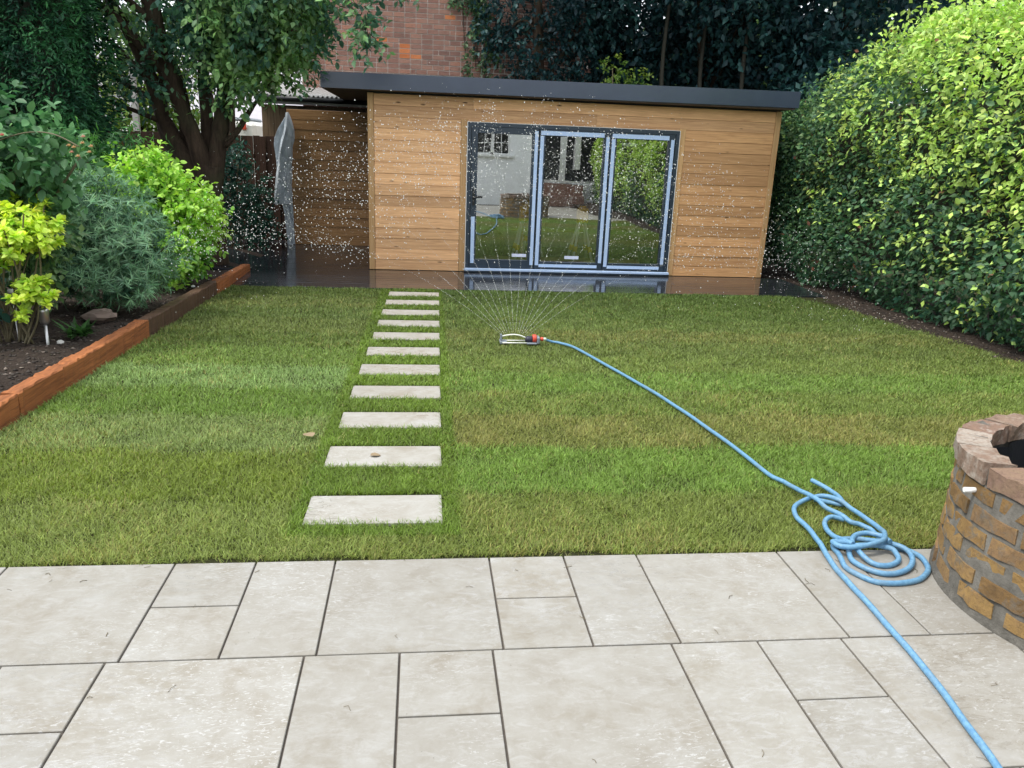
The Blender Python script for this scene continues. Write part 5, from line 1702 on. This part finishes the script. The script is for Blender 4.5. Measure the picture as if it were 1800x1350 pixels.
# ------------------------------------------------------------------ dark trees behind the garden room
def big_tree(name, label, base, trunk, blobs, nc, cols, size=0.13, limb_n=5, group='dark trees behind the garden room', single=0, mat='leaf_gloss'):
    t = thing(name, label, 'tree', base, group)
    sp_ = spline(trunk[0], 5)
    rs = np.interp(np.linspace(0, len(trunk[1]) - 1, len(sp_)), range(len(trunk[1])), trunk[1])
    b = MB(); b.tube(sp_, list(rs), 10); b.build('trunk', M['bark'], t)
    C, O, rad = blob_clusters(blobs, nc)
    for i in range(limb_n):
        p = Vector(sp_[int(len(sp_) * rng.uniform(0.35, 0.9))]); q = Vector(C[rng.integers(len(C))])
        b = MB(); b.tube(spline([p, p.lerp(q, 0.5) + Vector((0, 0, 0.25)), q], 4), list(np.linspace(0.055, 0.012, 9)), 7); b.build('limb', M['bark'], t)
    P, D, N, idx, ax, ln = sprigs(C, O, 8, 0.42, 0.6, 0.5)
    f = np.clip(0.4 + 0.5 * wnoise(P, 2.5, 51) + 0.2 * rng.normal(size=len(P)), 0, 1)
    c = jit(mixcol(cols[0], cols[1], f), 0.2)
    leaves(t, P, D, N, size * (0.7 + 0.6 * rng.random(len(P))), c, T_DIAMOND, M[mat], 'crown', single, (rad[idx] > 0.6).astype(float), T_OVAL)
    return t


DK = ((0.012, 0.040, 0.034), (0.036, 0.10, 0.070))  # teal cast paints the bluish glare over the dark trees
big_tree('ivy_clad_tree', 'dark ivy-clad tree against the right side of the brick wall', (3.2, 16.4, -0.3), ([(3.2, 16.5, -0.3), (3.25, 16.5, 2.0), (3.1, 16.4, 4.5)], [0.15, 0.12, 0.08]),
         [((3.55, 16.5, 3.1), (0.85, 0.4, 1.1), 3), ((3.6, 16.3, 4.6), (1.3, 0.9, 1.0), 3), ((2.45, 16.7, 3.9), (0.30, 0.25, 0.55), 0.8), ((2.9, 16.6, 2.6), (0.5, 0.3, 0.35), 1)], 900, DK, 0.10)
big_tree('dark_tree', 'dark leafy tree behind the middle of the garden room roof', (4.7, 18.0, -0.3), ([(4.7, 18.0, -0.3), (4.75, 17.9, 2.5), (4.6, 17.6, 5.5)], [0.2, 0.17, 0.12]),
         [((4.6, 17.2, 4.7), (1.7, 1.6, 1.3), 4), ((5.2, 17.8, 3.3), (1.2, 0.8, 0.9), 2), ((4.4, 18.6, 3.6), (1.4, 0.5, 1.3), 2.5), ((4.6, 15.6, 6.2), (2.6, 2.6, 1.3), 4)], 2300, DK, 0.14)
big_tree('dark_tree', 'dark leafy tree behind the right end of the garden room roof', (6.9, 17.2, -0.3), ([(6.9, 17.2, -0.3), (6.85, 17.1, 2.6), (7.1, 16.8, 5.5)], [0.18, 0.15, 0.1]),
         [((7.0, 16.3, 4.6), (1.7, 1.5, 1.1), 4), ((6.6, 17.2, 3.3), (1.1, 0.8, 0.8), 2), ((6.8, 18.0, 3.6), (1.5, 0.5, 1.3), 2.5), ((7.2, 14.8, 6.2), (2.6, 2.4, 1.3), 4)], 2300, DK, 0.14)
big_tree('dark_tree', 'dark leafy tree rising behind the far end of the right hedge', (9.2, 16.4, -0.3), ([(9.2, 16.4, -0.3), (9.1, 16.2, 2.6), (9.3, 15.8, 5.5)], [0.2, 0.16, 0.1]),
         [((9.2, 15.6, 4.4), (1.9, 1.6, 1.3), 4), ((8.6, 15.9, 3.0), (1.4, 0.8, 0.9), 2), ((9.6, 14.5, 6.0), (2.4, 2.4, 1.3), 3), ((8.2, 14.2, 2.2), (1.0, 0.9, 1.2), 1.5), ((8.8, 17.4, 3.6), (1.6, 0.5, 1.4), 2.5)], 2500, DK, 0.14)
for i, (x, yy, lab) in enumerate([(5.55, 15.9, 'slim bare trunk above the roof, third from the hedge'), (6.35, 16.0, 'slim bare trunk above the roof, second from the hedge'), (7.05, 15.6, 'slim bare trunk above the roof, nearest the hedge')]):
    t = thing('thin_tree', lab, 'tree', (x, yy, -0.34), 'slim trunks in the shade behind the roof')
    b = MB(); b.tube(spline([(x, yy, -0.34), (x + 0.05, yy, 1.8), (x - 0.03, yy, 3.4), (x + 0.1, yy, 5.6)], 5), list(np.linspace(0.055, 0.03, 16)), 8); b.build('trunk', M['stem_dark'], t)
    C, O, rad = blob_clusters([((x + 0.1, yy, 5.4), (0.9, 0.9, 0.9), 1)], 90)
    P, D, N, idx, ax, ln = sprigs(C, O, 7, 0.4, 0.6, 0.5)
    leaves(t, P, D, N, np.full(len(P), 0.13), jit(mixcol(*DK, rng.random(len(P))), 0.2), T_DIAMOND, M['leaf_gloss'], 'crown')
bush('elder_bush', 'bright green sprigs just above the roof edge', 'bush', (4.85, 15.6, -0.3),
     [((4.85, 15.5, 2.75), (0.38, 0.25, 0.22), 2), ((4.55, 15.6, 3.0), (0.3, 0.2, 0.28), 1.2), ((4.8, 15.6, 1.8), (0.4, 0.3, 0.8), 0.8)], 70, 7, 0.16, 0.075, ((0.07, 0.17, 0.03), (0.26, 0.38, 0.05)), T_DIAMOND, M['leaf'], 0, 5)
# hanging ivy on the brick wall
t = thing('wall_ivy', 'ivy trailing down the brick wall beside the dark tree', 'ivy', (2.1, 17.0, 4.5))
C, O, rad = blob_clusters([((2.05, 16.96, 4.0), (0.22, 0.05, 0.5), 2), ((2.25, 16.96, 3.3), (0.14, 0.05, 0.5), 1.2), ((1.75, 16.96, 4.45), (0.4, 0.06, 0.25), 1.5), ((1.85, 16.96, 3.25), (0.08, 0.04, 0.35), 0.5)], 170)
P, D, N, idx, ax, ln = sprigs(C, O * np.array([1, 0.2, 1]) + np.array([0, -0.3, -0.5]), 6, 0.16, 0.3, 0.6)
P[:, 1] = np.minimum(P[:, 1], 16.99)
leaves(t, P, D, N + np.array([0, -1.2, 0]), 0.06 + 0.04 * rng.random(len(P)), jit(mixcol((0.03, 0.075, 0.03), (0.11, 0.20, 0.06), rng.random(len(P))), 0.2), T_DIAMOND, M['leaf_gloss'], 'foliage')
b = MB()
for i in range(6):
    x = 1.8 + 0.1 * i
    b.tube(spline([(x, 17.03, 5.0), (x + 0.06 * rng.normal(), 17.03, 4.2), (x + 0.08 * rng.normal(), 17.03, 3.0 + 0.3 * rng.random())], 4), 0.008, 5)
b.build('stem', M['stem_dark'], t)

# far woods closing the view
def woods():
    n = 26000
    a = rng.uniform(-1.25, 1.25, n)
    rr = rng.uniform(26, 33, n)
    P = np.stack([2 + rr * np.sin(a), 4 + rr * np.cos(a), rng.uniform(-0.3, 1, n)], 1)
    top = 3.2 + 1.4 * wnoise(np.stack([a * 20], 1), 1.0, 71) + 5.0 * np.clip(np.sin(a) * 3 - 0.2, 0, 1)
    P[:, 2] = -0.3 + top * rng.random(n)
    # keep the gaps where houses and the van are seen
    gap = (P[:, 0] < -2.2) & (P[:, 0] > -7.8) & (P[:, 1] < 34.5)
    P = P[~gap]; n = len(P)
    D = rng.normal(size=(n, 3)); N = rng.normal(size=(n, 3)) + np.array([0, -0.6, 0.5])
    c = jit(mixcol((0.03, 0.07, 0.02), (0.12, 0.20, 0.04), 0.5 + 0.5 * wnoise(P, 0.8, 73)), 0.2)
    o = leaves(None, P, D, N, 0.55 + 0.4 * rng.random(n), c, T_DIAMOND, M['leaf'], 'distant_woods')
    o['kind'] = 'stuff'


woods()
big_tree('garden_tree', 'yellow-green tree beyond the fence seen through the dark branches', (-5.6, 20.0, -0.34), ([(-5.6, 20, -0.34), (-5.6, 20, 1.0), (-5.5, 20, 2.6)], [0.12, 0.1, 0.06]),
         [((-5.6, 20, 2.3), (0.9, 0.7, 0.6), 3), ((-4.9, 20.3, 3.2), (1.2, 0.8, 0.7), 2), ((-6.6, 19.6, 1.5), (0.8, 0.6, 0.7), 2), ((-4.6, 19.8, 1.9), (0.7, 0.5, 0.5), 1.6), ((-5.9, 20.2, 3.6), (1.0, 0.7, 0.5), 1.6)], 620, ((0.09, 0.17, 0.02), (0.28, 0.38, 0.05)), 0.13, 4, None, 0, 'leaf')
big_tree('garden_tree', 'mid green tree beyond the fence between trunk and old shed', (-3.2, 18.5, -0.34), ([(-3.2, 18.5, -0.34), (-3.2, 18.5, 1.5), (-3.1, 18.5, 4)], [0.12, 0.1, 0.06]),
         [((-2.7, 18.4, 3.8), (1.3, 0.9, 0.9), 3), ((-3.7, 18.6, 3.9), (1.0, 0.7, 0.8), 2), ((-2.5, 18.2, 2.9), (0.5, 0.4, 0.3), 0.6)], 420, ((0.05, 0.12, 0.02), (0.17, 0.27, 0.045)), 0.12, 4, None, 0, 'leaf')
